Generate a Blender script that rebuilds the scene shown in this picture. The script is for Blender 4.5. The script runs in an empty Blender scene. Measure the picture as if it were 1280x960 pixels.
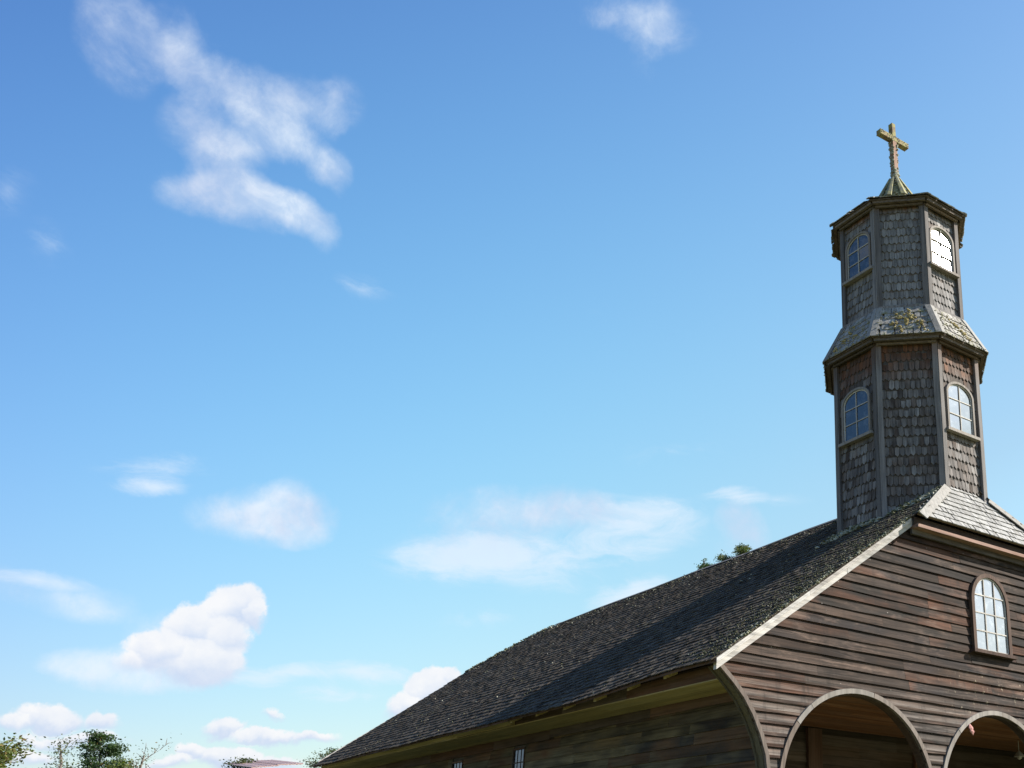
import bpy, bmesh, math, random
import numpy as np
from mathutils import Matrix, Vector, noise as mnoise

SC = bpy.context.scene
COL = SC.collection
random.seed(7)
rng = np.random.default_rng(7)
R = math.radians

# ------------------------------------------------------------------ camera
# world: x runs along the church front, y into the depth of the nave, z up;
# z = 0 is the height of the photographer's eye, the grass lies at -1.6
GROUND = -1.6
F_PX, PPX, PPY, YAW, PITCH, ROLL = 1277.48, 897.46, 675.09, 0.6364, 0.3157, -0.0137
CAM = Vector((-9.369, -12.75, 0.0))
cam_d = bpy.data.cameras.new("camera")
cam_d.sensor_fit = 'HORIZONTAL'
cam_d.sensor_width = 36.0
cam_d.lens = 36.0 * F_PX / 1280.0
cam_d.shift_x = -(PPX - 640.0) / 1280.0
cam_d.shift_y = (PPY - 480.0) / 1280.0
cam_d.clip_start = 0.1
cam_d.clip_end = 5000.0
cam = bpy.data.objects.new("camera", cam_d)
COL.objects.link(cam)
fw = Vector((math.sin(YAW) * math.cos(PITCH), math.cos(YAW) * math.cos(PITCH), math.sin(PITCH)))
r0 = Vector((math.cos(YAW), -math.sin(YAW), 0))
u0 = r0.cross(fw)
cr, sr = math.cos(ROLL), math.sin(ROLL)
rt = r0 * cr - u0 * sr
up = r0 * sr + u0 * cr
m = Matrix((rt, up, -fw)).transposed().to_4x4()
m.translation = CAM
cam.matrix_world = m
SC.camera = cam

def to_px(p):
    """where a point of the scene falls in the 1280 x 960 photograph (used to tell seen pieces from unseen)"""
    d = Vector(p) - CAM
    z = d.dot(fw)
    if z < 0.1:
        return (-1e4, -1e4)
    return (PPX + F_PX * d.dot(rt) / z, PPY - F_PX * d.dot(up) / z)

def in_frame(p, mar=15):
    u, v = to_px(p)
    return -mar < u < 1280 + mar and -mar < v < 960 + mar

# ------------------------------------------------------------------ light
SC.view_settings.view_transform = 'Standard'
SC.view_settings.look = 'None'
SC.view_settings.exposure = 1.24
SC.view_settings.gamma = 1.0

SUN = Vector((0.6494, -0.4463, 0.6157)).normalized()     # towards the sun
sun_d = bpy.data.lights.new("sun", 'SUN')
sun_d.energy = 5.0
sun_d.angle = R(0.5)
sun_d.color = (1.0, 0.93, 0.82)
sun = bpy.data.objects.new("sun", sun_d)
COL.objects.link(sun)
sun.rotation_euler = SUN.to_track_quat('Z', 'Y').to_euler()
sun.location = (20, -20, 30)

CLOUDS = [
    ('W', 0.85, -0.0014, 0.7905, 0.6124, -0.8956, -0.2016, -0.1572, 0.0334, 0.0495),
    ('W', 0.9, 0.0339, 0.7837, 0.6202, -0.9015, -0.0275, -0.0649, 0.0299, 0.0338),
    ('W', 1.0, 0.0635, 0.788, 0.6124, -0.8609, 0.349, 0.2054, 0.0471, 0.0292),
    ('W', 0.95, 0.1032, 0.7885, 0.6063, -0.8728, 0.3377, 0.1409, 0.0465, 0.0299),
    ('W', 0.85, 0.1389, 0.7794, 0.6109, -0.9082, 0.1177, -0.085, 0.0365, 0.0297),
    ('W', 0.55, 0.1641, 0.7672, 0.62, -0.6541, -0.6741, -0.894, 0.0259, 0.0246),
    ('W', 0.8, 0.0898, 0.809, 0.5809, -0.9233, 0.2728, 0.0905, 0.0465, 0.0279),
    ('W', 1.1, 0.1348, 0.7996, 0.5852, -0.924, 0.2407, 0.0111, 0.0583, 0.0216),
    ('W', 1.0, 0.0917, 0.8277, 0.5537, -0.9834, 0.045, -0.0804, 0.0357, 0.0362),
    ('W', 1.35, 0.1087, 0.8364, 0.5372, -0.9951, -0.1633, -0.2344, 0.0727, 0.0262),
    ('W', 1.25, 0.1476, 0.8261, 0.5438, -0.9813, 0.209, -0.0389, 0.0471, 0.0206),
    ('W', 0.8, 0.1761, 0.8266, 0.5345, -0.9705, -0.3292, -0.4277, 0.0175, 0.0238),
    ('W', 0.6, 0.0752, 0.8403, 0.5369, -0.9499, -0.3952, -0.358, 0.0361, 0.0124),
    ('W', 0.6, 0.0558, 0.8137, 0.5786, -0.9425, 0.177, 0.0587, 0.025, 0.0324),
    ('W', 0.75, 0.0772, 0.8207, 0.5662, -0.9409, 0.2795, 0.1046, 0.0286, 0.0265),
    ('W', 0.5, 0.1186, 0.8152, 0.5669, -0.9671, 0.0522, -0.1085, 0.0304, 0.0266),
    ('W', 0.7, 0.173, 0.7996, 0.5751, -0.9108, -0.3542, -0.476, 0.0188, 0.0255),
    ('N', 1.0, 0.1284, 0.8147, 0.5655, -0.9681, -0.0673, -0.2026, 0.0324, 0.0159),
    ('N', 0.35, 0.076, 0.7989, 0.5966, -0.9315, 0.012, -0.086, 0.0172, 0.0141),
    ('N', 0.6, 0.174, 0.8127, 0.5561, -0.9796, -0.0675, -0.2561, 0.0104, 0.0135),
    ('W', 0.75, 0.3588, 0.61, 0.7066, -0.7861, -0.0058, -0.5375, 0.0591, 0.0209),
    ('W', 0.6, 0.3761, 0.6104, 0.6971, -0.7981, -0.051, -0.6018, 0.0421, 0.0187),
    ('W', 0.45, 0.372, 0.629, 0.6826, -0.8132, 0.1151, -0.4258, 0.0209, 0.0289),
    ('W', 0.4, 0.3213, 0.6282, 0.7087, -0.7791, -0.0907, -0.5642, 0.0275, 0.0182),
    ('W', 1.6, 0.1961, 0.9335, 0.3003, -1.2625, -0.1445, -0.2529, 0.0622, 0.0344),
    ('W', 1.5, 0.2125, 0.9279, 0.3062, -1.2593, 0.0391, -0.2125, 0.0394, 0.0362),
    ('W', 0.6, 0.1968, 0.9344, 0.2969, -1.2662, -0.143, -0.2524, 0.0402, 0.0201),
    ('W', 0.8, 0.1622, 0.9423, 0.2929, -1.2735, -0.0066, -0.1725, 0.0457, 0.024),
    ('W', 1.05, 0.4038, 0.8544, 0.3269, -1.2374, -0.0405, -0.4556, 0.1309, 0.0323),
    ('W', 0.6, 0.4338, 0.8381, 0.3307, -1.233, -0.063, -0.4997, 0.0928, 0.0201),
    ('W', 0.6, 0.3827, 0.8748, 0.297, -1.2689, -0.0438, -0.426, 0.1144, 0.0306),
    ('T', 0.55, 0.3842, 0.8766, 0.2898, -1.2768, -0.008, -0.4154, 0.1066, 0.0337),
    ('T', 0.7, 0.4992, 0.8039, 0.3234, -1.2412, -0.0377, -0.5686, 0.0859, 0.039),
    ('T', 0.5, 0.3451, 0.8962, 0.2789, -1.2871, -0.0872, -0.393, 0.082, 0.0303),
    ('T', 0.45, 0.4403, 0.8522, 0.2827, -1.2837, -0.0569, -0.4937, 0.1239, 0.0348),
    ('W', 1.2, 0.581, 0.7501, 0.3159, -1.2295, -0.3367, -0.7759, 0.0328, 0.0391),
    ('T', 0.7, 0.5701, 0.7427, 0.3513, -1.2118, -0.0068, -0.6572, 0.039, 0.0125),
    ('T', 0.25, 0.6044, 0.7169, 0.3476, -1.2158, 0.008, -0.6975, 0.0466, 0.0094),
    ('T', 1.0, 0.5057, 0.8238, 0.2561, -1.3042, -0.2375, -0.6147, 0.0584, 0.0202),
    ('T', 0.2, 0.4127, 0.758, 0.5051, -1.0398, -0.072, -0.5407, 0.0302, 0.0133),
    ('T', 0.28, 0.2228, 0.8374, 0.4991, -1.0451, -0.103, -0.3196, 0.0413, 0.0141),
    ('T', 0.22, -0.0146, 0.8815, 0.4719, -1.051, -0.3175, -0.1603, 0.0218, 0.0258),
    ('T', 0.2, -0.0463, 0.868, 0.4944, -1.0413, 0.2062, 0.1725, 0.0199, 0.031),
    ('T', 0.8, 0.0956, 0.9464, 0.3084, -1.2545, -0.1301, -0.1431, 0.0378, 0.0123),
    ('T', 0.45, 0.099, 0.94, 0.3264, -1.2317, -0.1938, -0.1728, 0.0622, 0.015),
    ('W', 0.95, 0.0469, 0.9763, 0.2115, -1.3569, 0.0874, -0.0291, 0.073, 0.0221),
    ('W', 0.7, 0.0719, 0.9771, 0.2001, -1.3689, 0.0592, -0.0613, 0.0502, 0.0145),
    ('T', 0.8, 0.0313, 0.975, 0.22, -1.3488, -0.0409, -0.0414, 0.0506, 0.0104),
    ('Q', 1.25, 0.1776, 0.9601, 0.216, -1.3423, -0.3057, -0.2528, 0.0389, 0.0338),
    ('Q', 1.25, 0.1531, 0.9684, 0.1971, -1.371, -0.1152, -0.18, 0.0366, 0.0319),
    ('Q', 1.2, 0.1325, 0.9754, 0.1764, -1.3924, -0.1101, -0.1548, 0.0381, 0.0287),
    ('Q', 1.25, 0.1611, 0.9721, 0.1706, -1.3985, -0.1006, -0.1817, 0.0476, 0.0291),
    ('Q', 0.62, 0.114, 0.9799, 0.1636, -1.4065, -0.0101, -0.1175, 0.0363, 0.0174),
    ('W', 1.5, 0.1092, 0.9814, 0.1577, -1.4123, -0.0272, -0.1151, 0.0702, 0.0227),
    ('W', 0.9, 0.0662, 0.9854, 0.1569, -1.4122, -0.1147, -0.0854, 0.0457, 0.0144),
    ('W', 0.9, 0.1372, 0.9789, 0.1512, -1.4183, -0.0961, -0.154, 0.0685, 0.0136),
    ('W', 1.2, 0.1251, 0.975, 0.1836, -1.346, -0.6027, -0.2565, 0.0369, 0.027),
    ('Q', 1.2, 0.1733, 0.9666, 0.1891, -1.3795, -0.1064, -0.1979, 0.032, 0.0364),
    ('Q', 1.1, 0.1961, 0.9573, 0.2125, -1.3553, -0.1107, -0.2263, 0.017, 0.0213),
    ('Q', 1.2, 0.3495, 0.9232, 0.1598, -1.3952, -0.4161, -0.4334, 0.0316, 0.0254),
    ('Q', 1.0, 0.3642, 0.9158, 0.1695, -1.4002, -0.0579, -0.3885, 0.0219, 0.0164),
    ('Q', 0.9, 0.3346, 0.9316, 0.1421, -1.428, -0.0561, -0.3529, 0.0322, 0.0183),
    ('T', 0.9, 0.2901, 0.9417, 0.1702, -1.3997, -0.0369, -0.3052, 0.0782, 0.0146),
    ('T', 0.8, 0.2131, 0.9636, 0.1617, -1.4078, -0.0855, -0.2317, 0.0532, 0.0127),
    ('T', 0.5, 0.2737, 0.9502, 0.1489, -1.421, -0.0689, -0.2909, 0.0555, 0.0115),
    ('Q', 1.0, 0.062, 0.9917, 0.1127, -1.4578, -0.0276, -0.0655, 0.0405, 0.0192),
    ('Q', 0.95, 0.0974, 0.9889, 0.1125, -1.4577, -0.0822, -0.1075, 0.0242, 0.0157),
    ('Q', 0.75, 0.0805, 0.992, 0.097, -1.4734, -0.0755, -0.0883, 0.0633, 0.0103),
    ('Q', 0.7, 0.0404, 0.9935, 0.1064, -1.4638, -0.0877, -0.05, 0.0215, 0.0126),
    ('Q', 1.05, 0.1916, 0.9744, 0.1178, -1.4524, -0.0701, -0.2025, 0.0255, 0.0138),
    ('Q', 0.95, 0.2247, 0.968, 0.1118, -1.4586, -0.0626, -0.2351, 0.0476, 0.0111),
    ('Q', 0.8, 0.2567, 0.9599, 0.1124, -1.458, -0.0583, -0.2679, 0.0337, 0.0092),
    ('Q', 1.2, 0.1997, 0.9756, 0.0918, -1.4788, -0.0571, -0.2072, 0.0423, 0.0164),
    ('Q', 1.1, 0.1717, 0.9807, 0.0934, -1.477, -0.0613, -0.1791, 0.0248, 0.0135),
    ('Q', 0.9, 0.2344, 0.9679, 0.0903, -1.4803, -0.0523, -0.2424, 0.0409, 0.0111),
    ('Q', 0.6, 0.225, 0.9658, 0.1292, -1.441, -0.0698, -0.238, 0.0197, 0.0063),
    ('Q', 0.8, 0.1525, 0.9849, 0.0823, -1.4883, -0.058, -0.1585, 0.0366, 0.0093),
    ('Q', 0.7, 0.0558, 0.995, 0.0825, -1.488, -0.0698, -0.0618, 0.0328, 0.0101),
    ('T', 0.4, 0.3822, 0.8959, 0.2264, -1.342, -0.066, -0.4186, 0.0449, 0.0152),
    ('T', 0.18, 0.5151, 0.7613, 0.3937, -1.1659, -0.0276, -0.6067, 0.0934, 0.0232),
]

world = bpy.data.worlds.new("World")
SC.world = world
world.use_nodes = True

class NT:
    """tiny helper for node trees"""
    def __init__(s, tree):
        s.t = tree
        s.x = 0
    def n(s, kind, ins=None, **props):
        nd = s.t.nodes.new(kind)
        s.x += 180
        nd.location = (s.x % 4000, -(s.x // 4000) * 300)
        for k, v in props.items():
            setattr(nd, k, v)
        for k, v in (ins or {}).items():
            s.put(nd, k, v)
        return nd
    def put(s, nd, k, v):
        if isinstance(v, bpy.types.Node):
            v = v.outputs[0]
        if isinstance(v, bpy.types.NodeSocket):
            s.t.links.new(v, nd.inputs[k])
        else:
            nd.inputs[k].default_value = v
    def math(s, op, a, b=0.0, c=None, clamp=False):
        ins = {0: a, 1: b}
        if c is not None:
            ins[2] = c
        return s.n('ShaderNodeMath', ins, operation=op, use_clamp=clamp).outputs[0]
    def mix(s, f, a, b, blend='MIX'):
        nd = s.n('ShaderNodeMix', data_type='RGBA', blend_type=blend)
        for i, v in ((0, f), (6, a), (7, b)):
            if isinstance(v, (tuple, list)) and len(v) == 3:
                v = (*v, 1)
            s.put(nd, i, v)
        return nd.outputs[2]
    def ramp(s, f, stops, interp='LINEAR'):
        nd = s.n('ShaderNodeValToRGB', {0: f})
        cr_ = nd.color_ramp
        cr_.interpolation = interp
        while len(cr_.elements) < len(stops):
            cr_.elements.new(0.5)
        for e, (p, c) in zip(cr_.elements, stops):
            e.position = p
            e.color = (*c, 1) if len(c) == 3 else c
        return nd.outputs[0]
    def step(s, v, a, b):
        nd = s.n('ShaderNodeMapRange', {0: v, 1: a, 2: b, 3: 0.0, 4: 1.0}, interpolation_type='SMOOTHSTEP')
        return nd.outputs[0]
    def noise(s, vec, scale, detail=4, rough=0.55, dist=0.0):
        return s.n('ShaderNodeTexNoise', {'Vector': vec, 'Scale': scale, 'Detail': detail, 'Roughness': rough, 'Distortion': dist})

def build_world():
    t = world.node_tree
    t.nodes.clear()
    N = NT(t)
    out = N.n('ShaderNodeOutputWorld')
    bg = N.n('ShaderNodeBackground')
    tc = N.n('ShaderNodeTexCoord')
    d = tc.outputs['Generated']
    sky = N.n('ShaderNodeTexSky', sky_type='NISHITA', sun_disc=False)
    sky.sun_elevation = math.asin(SUN.z)
    sky.sun_rotation = math.atan2(SUN.x, SUN.y)
    sky.altitude = 50
    sky.air_density = 1.0
    sky.dust_density = 0.6
    sky.ozone_density = 2.0
    # clear southern air: a bluer, brighter sky than the plain model gives
    sp = N.n('ShaderNodeSeparateXYZ', {0: d})
    zz = N.math('MINIMUM', N.math('MAXIMUM', sp.outputs[2], 0.08), 0.75)
    xx = N.math('MINIMUM', N.math('MAXIMUM', sp.outputs[0], -0.1), 0.75)
    xx = N.math('MINIMUM', xx, N.math('MULTIPLY_ADD', zz, 1.1, 0.32))
    ch = []
    for a, b, c, e, f in SKY_T:
        q = N.math('MULTIPLY_ADD', zz, N.math('MULTIPLY_ADD', zz, c, b), a)
        ch.append(N.math('EXPONENT', N.math('MULTIPLY_ADD', xx, N.math('MULTIPLY_ADD', xx, f, e), q)))
    tint = N.n('ShaderNodeCombineColor', {0: ch[0], 1: ch[1], 2: ch[2]})
    skyc = N.mix(1.0, sky.outputs[0], tint.outputs[0], 'MULTIPLY')
    # domain warp
    w1 = N.noise(d, 11.0, 5, 0.6)
    wv = N.n('ShaderNodeVectorMath', {0: w1.outputs['Color'], 1: (0.5, 0.5, 0.5)}, operation='SUBTRACT')
    wv = N.n('ShaderNodeVectorMath', {0: wv, 1: (0.030, 0.030, 0.026)}, operation='MULTIPLY')
    dw = N.n('ShaderNodeVectorMath', {0: d, 1: wv}, operation='ADD').outputs[0]
    w2 = N.noise(d, 26.0, 5, 0.62)
    wv2 = N.n('ShaderNodeVectorMath', {0: w2.outputs['Color'], 1: (0.5, 0.5, 0.5)}, operation='SUBTRACT')
    wv2 = N.n('ShaderNodeVectorMath', {0: wv2, 1: (0.034, 0.034, 0.030)}, operation='MULTIPLY')
    dq = N.n('ShaderNodeVectorMath', {0: d, 1: wv2}, operation='ADD').outputs[0]
    acc = {}
    shade = None
    extra = []
    # the same kinds of cloud go on round the rest of the sky
    rr = random.Random(3)
    for i in range(23):
        az = R(95 + i * 10.6 + rr.uniform(-4, 4))
        el = R(rr.choice([8, 12, 18, 25, 34]) + rr.uniform(-3, 3))
        c = Vector((math.sin(az) * math.cos(el), math.cos(az) * math.cos(el), math.sin(el)))
        X = Vector((math.cos(az), -math.sin(az), 0))
        Y = c.cross(X)
        e = Matrix((X, Y, c)).transposed().to_euler('XYZ')
        k = rr.choice(['W', 'T', 'Q'])
        sx = rr.uniform(.06, .14)
        extra.append((k, 1.1, *c, *e, sx, sx * rr.uniform(.3, .5)))
    # thin bright veil on the sun's side, the cloud the church windows mirror
    for az, el, sx, sy in ((52, 17, .34, .10), (45, 25, .25, .07), (60, 12, .4, .08)):
        az, el = R(180 - az), R(el)
        c = Vector((math.sin(az) * math.cos(el), math.cos(az) * math.cos(el), math.sin(el)))
        X = Vector((math.cos(az), -math.sin(az), 0))
        e = Matrix((X, c.cross(X), c)).transposed().to_euler('XYZ')
        extra.append(('W', 1.5, *c, *e, sx, sy))
    for k, w, cx, cy, cz, ex, ey, ez, sx, sy in CLOUDS + extra:
        vec = dq if k == 'Q' else dw
        mp = N.n('ShaderNodeMapping', {'Vector': vec, 'Location': (cx, cy, cz), 'Rotation': (ex, ey, ez), 'Scale': (sx, sy, 0.35)}, vector_type='TEXTURE')
        g = N.n('ShaderNodeTexGradient', {0: mp}, gradient_type='SPHERICAL').outputs[1]
        g = N.math('MULTIPLY', g, w)
        if k == 'Q':
            sep = N.n('ShaderNodeSeparateXYZ', {0: mp}).outputs[1]
            s1 = N.math('MULTIPLY', N.math('MULTIPLY_ADD', sep, -0.5, 0.5), g)
            shade = s1 if shade is None else N.math('MAXIMUM', shade, s1)
            acc[k] = g if k not in acc else N.math('MAXIMUM', acc[k], g)
        else:
            acc[k] = g if k not in acc else N.math('ADD', acc[k], g)
    n1 = N.noise(d, 17.0, 12, 0.66, 0.35).outputs[0]
    n2 = N.noise(d, 34.0, 8, 0.6).outputs[0]
    n3 = N.noise(d, 9.0, 6, 0.6).outputs[0]
    shd = N.step(N.math('DIVIDE', shade, N.math('MAXIMUM', acc['Q'], 0.02)), 0.25, 0.62)
    # wispy: soft ragged edges, semi-transparent
    W = N.math('SUBTRACT', acc['W'], acc['N'])
    W = N.math('ADD', N.math('MULTIPLY', W, 0.72), N.math('MULTIPLY', N.math('SUBTRACT', n1, 0.5), 1.35))
    W = N.math('ADD', W, N.math('MULTIPLY', N.math('SUBTRACT', n2, 0.5), 0.35))
    aW = N.math('MULTIPLY', N.step(W, -0.05, 1.15), 0.88)
    n4 = N.noise(dw, 38.0, 12, 0.62, 0.25).outputs[0]
    aW = N.math('MULTIPLY', aW, N.math('MULTIPLY_ADD', N.step(n4, 0.32, 0.68), 0.45, 0.60), clamp=True)
    aW = N.math('MULTIPLY', aW, N.math('GREATER_THAN', acc['W'], 0.0))
    aW = N.math('MULTIPLY', aW, N.step(acc['W'], 0.0, 0.25))
    dst = N.n('ShaderNodeVectorMath', {0: dw, 1: (1.0, 1.0, 3.2)}, operation='MULTIPLY').outputs[0]
    n5 = N.noise(dst, 13.0, 10, 0.66, 0.7).outputs[0]
    T = N.math('ADD', acc['T'], N.math('MULTIPLY', N.math('SUBTRACT', n5, 0.5), 1.7))
    aT = N.math('MULTIPLY', N.math('MULTIPLY', N.step(T, 0.0, 0.95), 0.72), N.step(acc['T'], 0.0, 0.3))
    Q = N.math('ADD', acc['Q'], N.math('MULTIPLY', N.math('SUBTRACT', n2, 0.5), 0.62))
    aQ = N.math('MULTIPLY', N.step(Q, N.math('MULTIPLY_ADD', shd, 0.16, 0.10), N.math('MULTIPLY_ADD', shd, -0.12, 0.62)), 0.95)
    aQ = N.math('MULTIPLY', aQ, N.step(acc['Q'], 0.02, 0.12))
    # cumulus: brilliant tops, lilac-grey flat bottoms; wisps a little grey within
    lit = shd
    lit = N.math('ADD', N.math('MULTIPLY_ADD', lit, 0.75, 0.12), N.math('MULTIPLY', N.math('SUBTRACT', n2, 0.5), 1.1), clamp=True)
    cq = N.mix(lit, CLD_DARK, CLD_LIT)
    cw = N.mix(N.step(n3, 0.35, 0.65), CLW_A, CLW_B)
    # clouds shine brighter towards the sun
    dn = N.n('ShaderNodeVectorMath', {0: d, 1: tuple(SUN)}, operation='DOT_PRODUCT').outputs['Value']
    fwd = N.math('MULTIPLY_ADD', N.math('POWER', N.math('MAXIMUM', dn, 0.0), 8.0), 3.6, 1.0)
    col = N.mix(aT, skyc, N.mix(1.0, CLW_B, fwd, 'MULTIPLY'))
    col = N.mix(aW, col, N.mix(1.0, cw, fwd, 'MULTIPLY'))
    col = N.mix(aQ, col, N.mix(1.0, cq, fwd, 'MULTIPLY'))
    N.put(bg, 'Color', col)
    bg.inputs['Strength'].default_value = SKY_S
    N.put(out, 0, bg)

SKY_S = 0.065
SKY_T = ((-0.149, 1.427, -2.209, 1.431, -1.076), (-0.346, 3.311, -3.652, 1.423, -1.617), (-0.321, 3.052, -2.706, 0.677, -1.135))
CLD_LIT = (6.3, 6.3, 6.4)
CLD_DARK = (3.9, 4.6, 5.9)
CLW_A = (4.1, 4.7, 5.9)
CLW_B = (5.4, 6.0, 6.7)
build_world()
world.cycles.sampling_method = 'MANUAL'
world.cycles.sample_map_resolution = 1024

# ------------------------------------------------------------------ materials
def new_mat(name):
    mt = bpy.data.materials.new(name)
    mt.use_nodes = True
    mt.node_tree.nodes.clear()
    N = NT(mt.node_tree)
    out = N.n('ShaderNodeOutputMaterial')
    bs = N.n('ShaderNodeBsdfPrincipled')
    N.put(out, 0, bs.outputs[0])
    return mt, N, bs

def wood(name, cols, grey=(0.30, 0.28, 0.27), grey_amt=0.4, axis='x', rough=0.85, bump=0.35, spec=0.25,
         moss=0.0, moss_col=(0.22, 0.24, 0.08), stain=None, contrast=1.0, grain=1.0):
    """weathered timber: grain along the given axis, a different tone for each board or shingle"""
    mt, N, bs = new_mat(name)
    tc = N.n('ShaderNodeTexCoord')
    oi = N.n('ShaderNodeObjectInfo')
    ge = N.n('ShaderNodeNewGeometry')
    pos = ge.outputs['Position']
    rnd = N.math('FRACT', N.math('ADD', N.math('MULTIPLY', oi.outputs['Random'], 7.31), ge.outputs['Random Per Island']))
    rnd2 = N.math('FRACT', N.math('MULTIPLY', rnd, 13.7))
    rnd3 = N.math('FRACT', N.math('MULTIPLY', rnd, 57.3))
    sc = {'x': (0.8, 22, 22), 'y': (22, 0.8, 22), 'z': (22, 22, 0.9)}[axis]
    off = N.n('ShaderNodeCombineXYZ', {0: N.math('MULTIPLY', rnd, 37.0), 1: N.math('MULTIPLY', rnd2, 19.0), 2: N.math('MULTIPLY', rnd3, 23.0)})
    p2 = N.n('ShaderNodeVectorMath', {0: pos, 1: off}, operation='ADD').outputs[0]
    pg = N.n('ShaderNodeVectorMath', {0: p2, 1: tuple(v * grain for v in sc)}, operation='MULTIPLY').outputs[0]
    g1 = N.noise(pg, 1.0, 6, 0.65, 0.3).outputs[0]
    pb = N.n('ShaderNodeVectorMath', {0: p2, 1: tuple(v * 0.16 for v in sc)}, operation='MULTIPLY').outputs[0]
    g2 = N.noise(pb, 1.0, 4, 0.6, 0.6).outputs[0]
    blot = N.noise(pos, 1.3, 5, 0.6).outputs[0]
    n = len(cols)
    wand = N.noise(N.n('ShaderNodeVectorMath', {0: p2, 1: tuple(v * (0.05 if v > 5 else 0.6) for v in sc)}, operation='MULTIPLY').outputs[0], 1.0, 3, 0.5).outputs[0]
    rndw = N.math('ADD', N.math('MULTIPLY', rnd, 0.70), N.math('MULTIPLY_ADD', wand, 0.9, -0.30), clamp=True)
    base = N.ramp(rndw, [((i + 0.5) / n, c) for i, c in enumerate(cols)], 'LINEAR')
    w = N.math('ADD', N.math('ADD', N.math('MULTIPLY', g2, 0.9), N.math('MULTIPLY', blot, 0.7)), N.math('MULTIPLY', rnd2, 0.5))
    wm = N.math('MULTIPLY', N.step(w, 0.75, 1.35), grey_amt)
    col = N.mix(wm, base, grey)
    if stain:
        col = stain(N, pos, col, rnd2, g1, g2)
    dark = N.step(g1, 0.30, 0.62)
    col = N.mix(1.0, col, N.mix(dark, (1 - .45 * contrast,) * 3, (1.12,) * 3), 'MULTIPLY')
    tone = N.math('MULTIPLY_ADD', rnd3, 0.5 * contrast, 1 - 0.25 * contrast)
    col = N.mix(1.0, col, tone, 'MULTIPLY')
    if moss:
        mn = N.noise(pos, 6.0, 6, 0.7).outputs[0]
        mm = N.math('MULTIPLY', N.step(mn, 0.62 - 0.2 * moss, 0.70 - 0.15 * moss), 0.85)
        col = N.mix(mm, col, N.mix(N.noise(pos, 60, 3).outputs[0], moss_col, tuple(c * 1.7 for c in moss_col)))
    N.put(bs, 'Base Color', col)
    bs.inputs['Roughness'].default_value = rough
    bs.inputs['Specular IOR Level'].default_value = spec
    bp = N.n('ShaderNodeBump', {'Strength': bump, 'Distance': 0.01, 'Height': N.math('ADD', g1, N.math('MULTIPLY', g2, 1.2))})
    N.put(bs, 'Normal', bp)
    return mt

def front_stain(N, pos, col, r2, g1, g2):
    """silver-grey bleaching low on the front, pale drips and lichen right of the first arch"""
    sep = N.n('ShaderNodeSeparateXYZ', {0: pos})
    X, Z = sep.outputs[0], sep.outputs[2]
    low = N.math('SUBTRACT', 1.0, N.step(Z, 2.0, 4.2))
    nz = N.n('ShaderNodeVectorMath', {0: pos, 1: (1.9, 1, 19)}, operation='MULTIPLY').outputs[0]
    b = N.noise(nz, 1.0, 5, 0.65).outputs[0]
    f = N.math('MULTIPLY', N.step(N.math('ADD', b, N.math('MULTIPLY', low, 0.20)), 0.62, 0.90), 0.6)
    col = N.mix(f, col, (0.098, 0.073, 0.059))
    # each board silvers towards its lower edge
    zz = N.math('FRACT', N.math('DIVIDE', N.math('ADD', Z, 10.861), 0.181))
    ed = N.math('MULTIPLY', N.math('SUBTRACT', 1.0, N.step(zz, 0.0, 0.75)), N.step(N.math('ADD', low, N.math('MULTIPLY', b, 0.4)), 0.35, 1.15))
    col = N.mix(N.math('MULTIPLY', ed, 0.55), col, (0.20, 0.175, 0.16))
    # drips
    dv = N.n('ShaderNodeVectorMath', {0: pos, 1: (16, 1, 5.5)}, operation='MULTIPLY').outputs[0]
    dn = N.noise(dv, 1.0, 4, 0.7, 0.4).outputs[0]
    mx = N.math('MULTIPLY', N.step(X, 4.9, 6.0), N.math('SUBTRACT', 1.0, N.step(X, 7.6, 8.8)))
    mz = N.math('MULTIPLY', N.step(Z, 2.6, 3.1), N.math('SUBTRACT', 1.0, N.step(Z, 3.5, 3.9)))
    f = N.math('MULTIPLY', N.math('MULTIPLY', mx, mz), N.step(dn, 0.60, 0.68))
    col = N.mix(N.math('MULTIPLY', f, 0.7), col, (0.36, 0.31, 0.23))
    # scattered pale specks where nails have wept
    vo = N.n('ShaderNodeTexVoronoi', {'Vector': pos, 'Scale': 3.6}, feature='F1')
    sp = N.math('SUBTRACT', 1.0, N.step(vo.outputs['Distance'], 0.02, 0.05))
    # rain has darkened it in downward runs that cross the joints
    rv = N.n('ShaderNodeVectorMath', {0: pos, 1: (3.5, 1, 0.45)}, operation='MULTIPLY').outputs[0]
    rn = N.noise(rv, 1.0, 6, 0.7).outputs[0]
    col = N.mix(N.math('MULTIPLY', N.step(rn, 0.50, 0.66), 0.55), col, (0.020, 0.015, 0.013))
    bl = N.noise(N.n('ShaderNodeVectorMath', {0: pos, 1: (0.9, 1, 3.0)}, operation='MULTIPLY').outputs[0], 1.0, 6, 0.72).outputs[0]
    col = N.mix(N.math('MULTIPLY', N.step(bl, 0.50, 0.68), 0.5), col, (0.140, 0.098, 0.078))
    col = N.mix(N.math('MULTIPLY', sp, 0.6), col, (0.36, 0.33, 0.30))
    return col

def tower_weather(N, pos, col, r2, g1, g2):
    """sheltered brown under the eaves; the upper stage silvered most"""
    Z = N.n('ShaderNodeSeparateXYZ', {0: pos}).outputs[2]
    up_ = N.step(Z, 11.5, 12.2)
    col = N.mix(N.math('MULTIPLY', up_, 0.55), col, (0.21, 0.205, 0.205))
    return fresh_under(10.0, 10.9, .92, 11.2, 14.45)(N, pos, col, r2, g1, g2)

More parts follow.
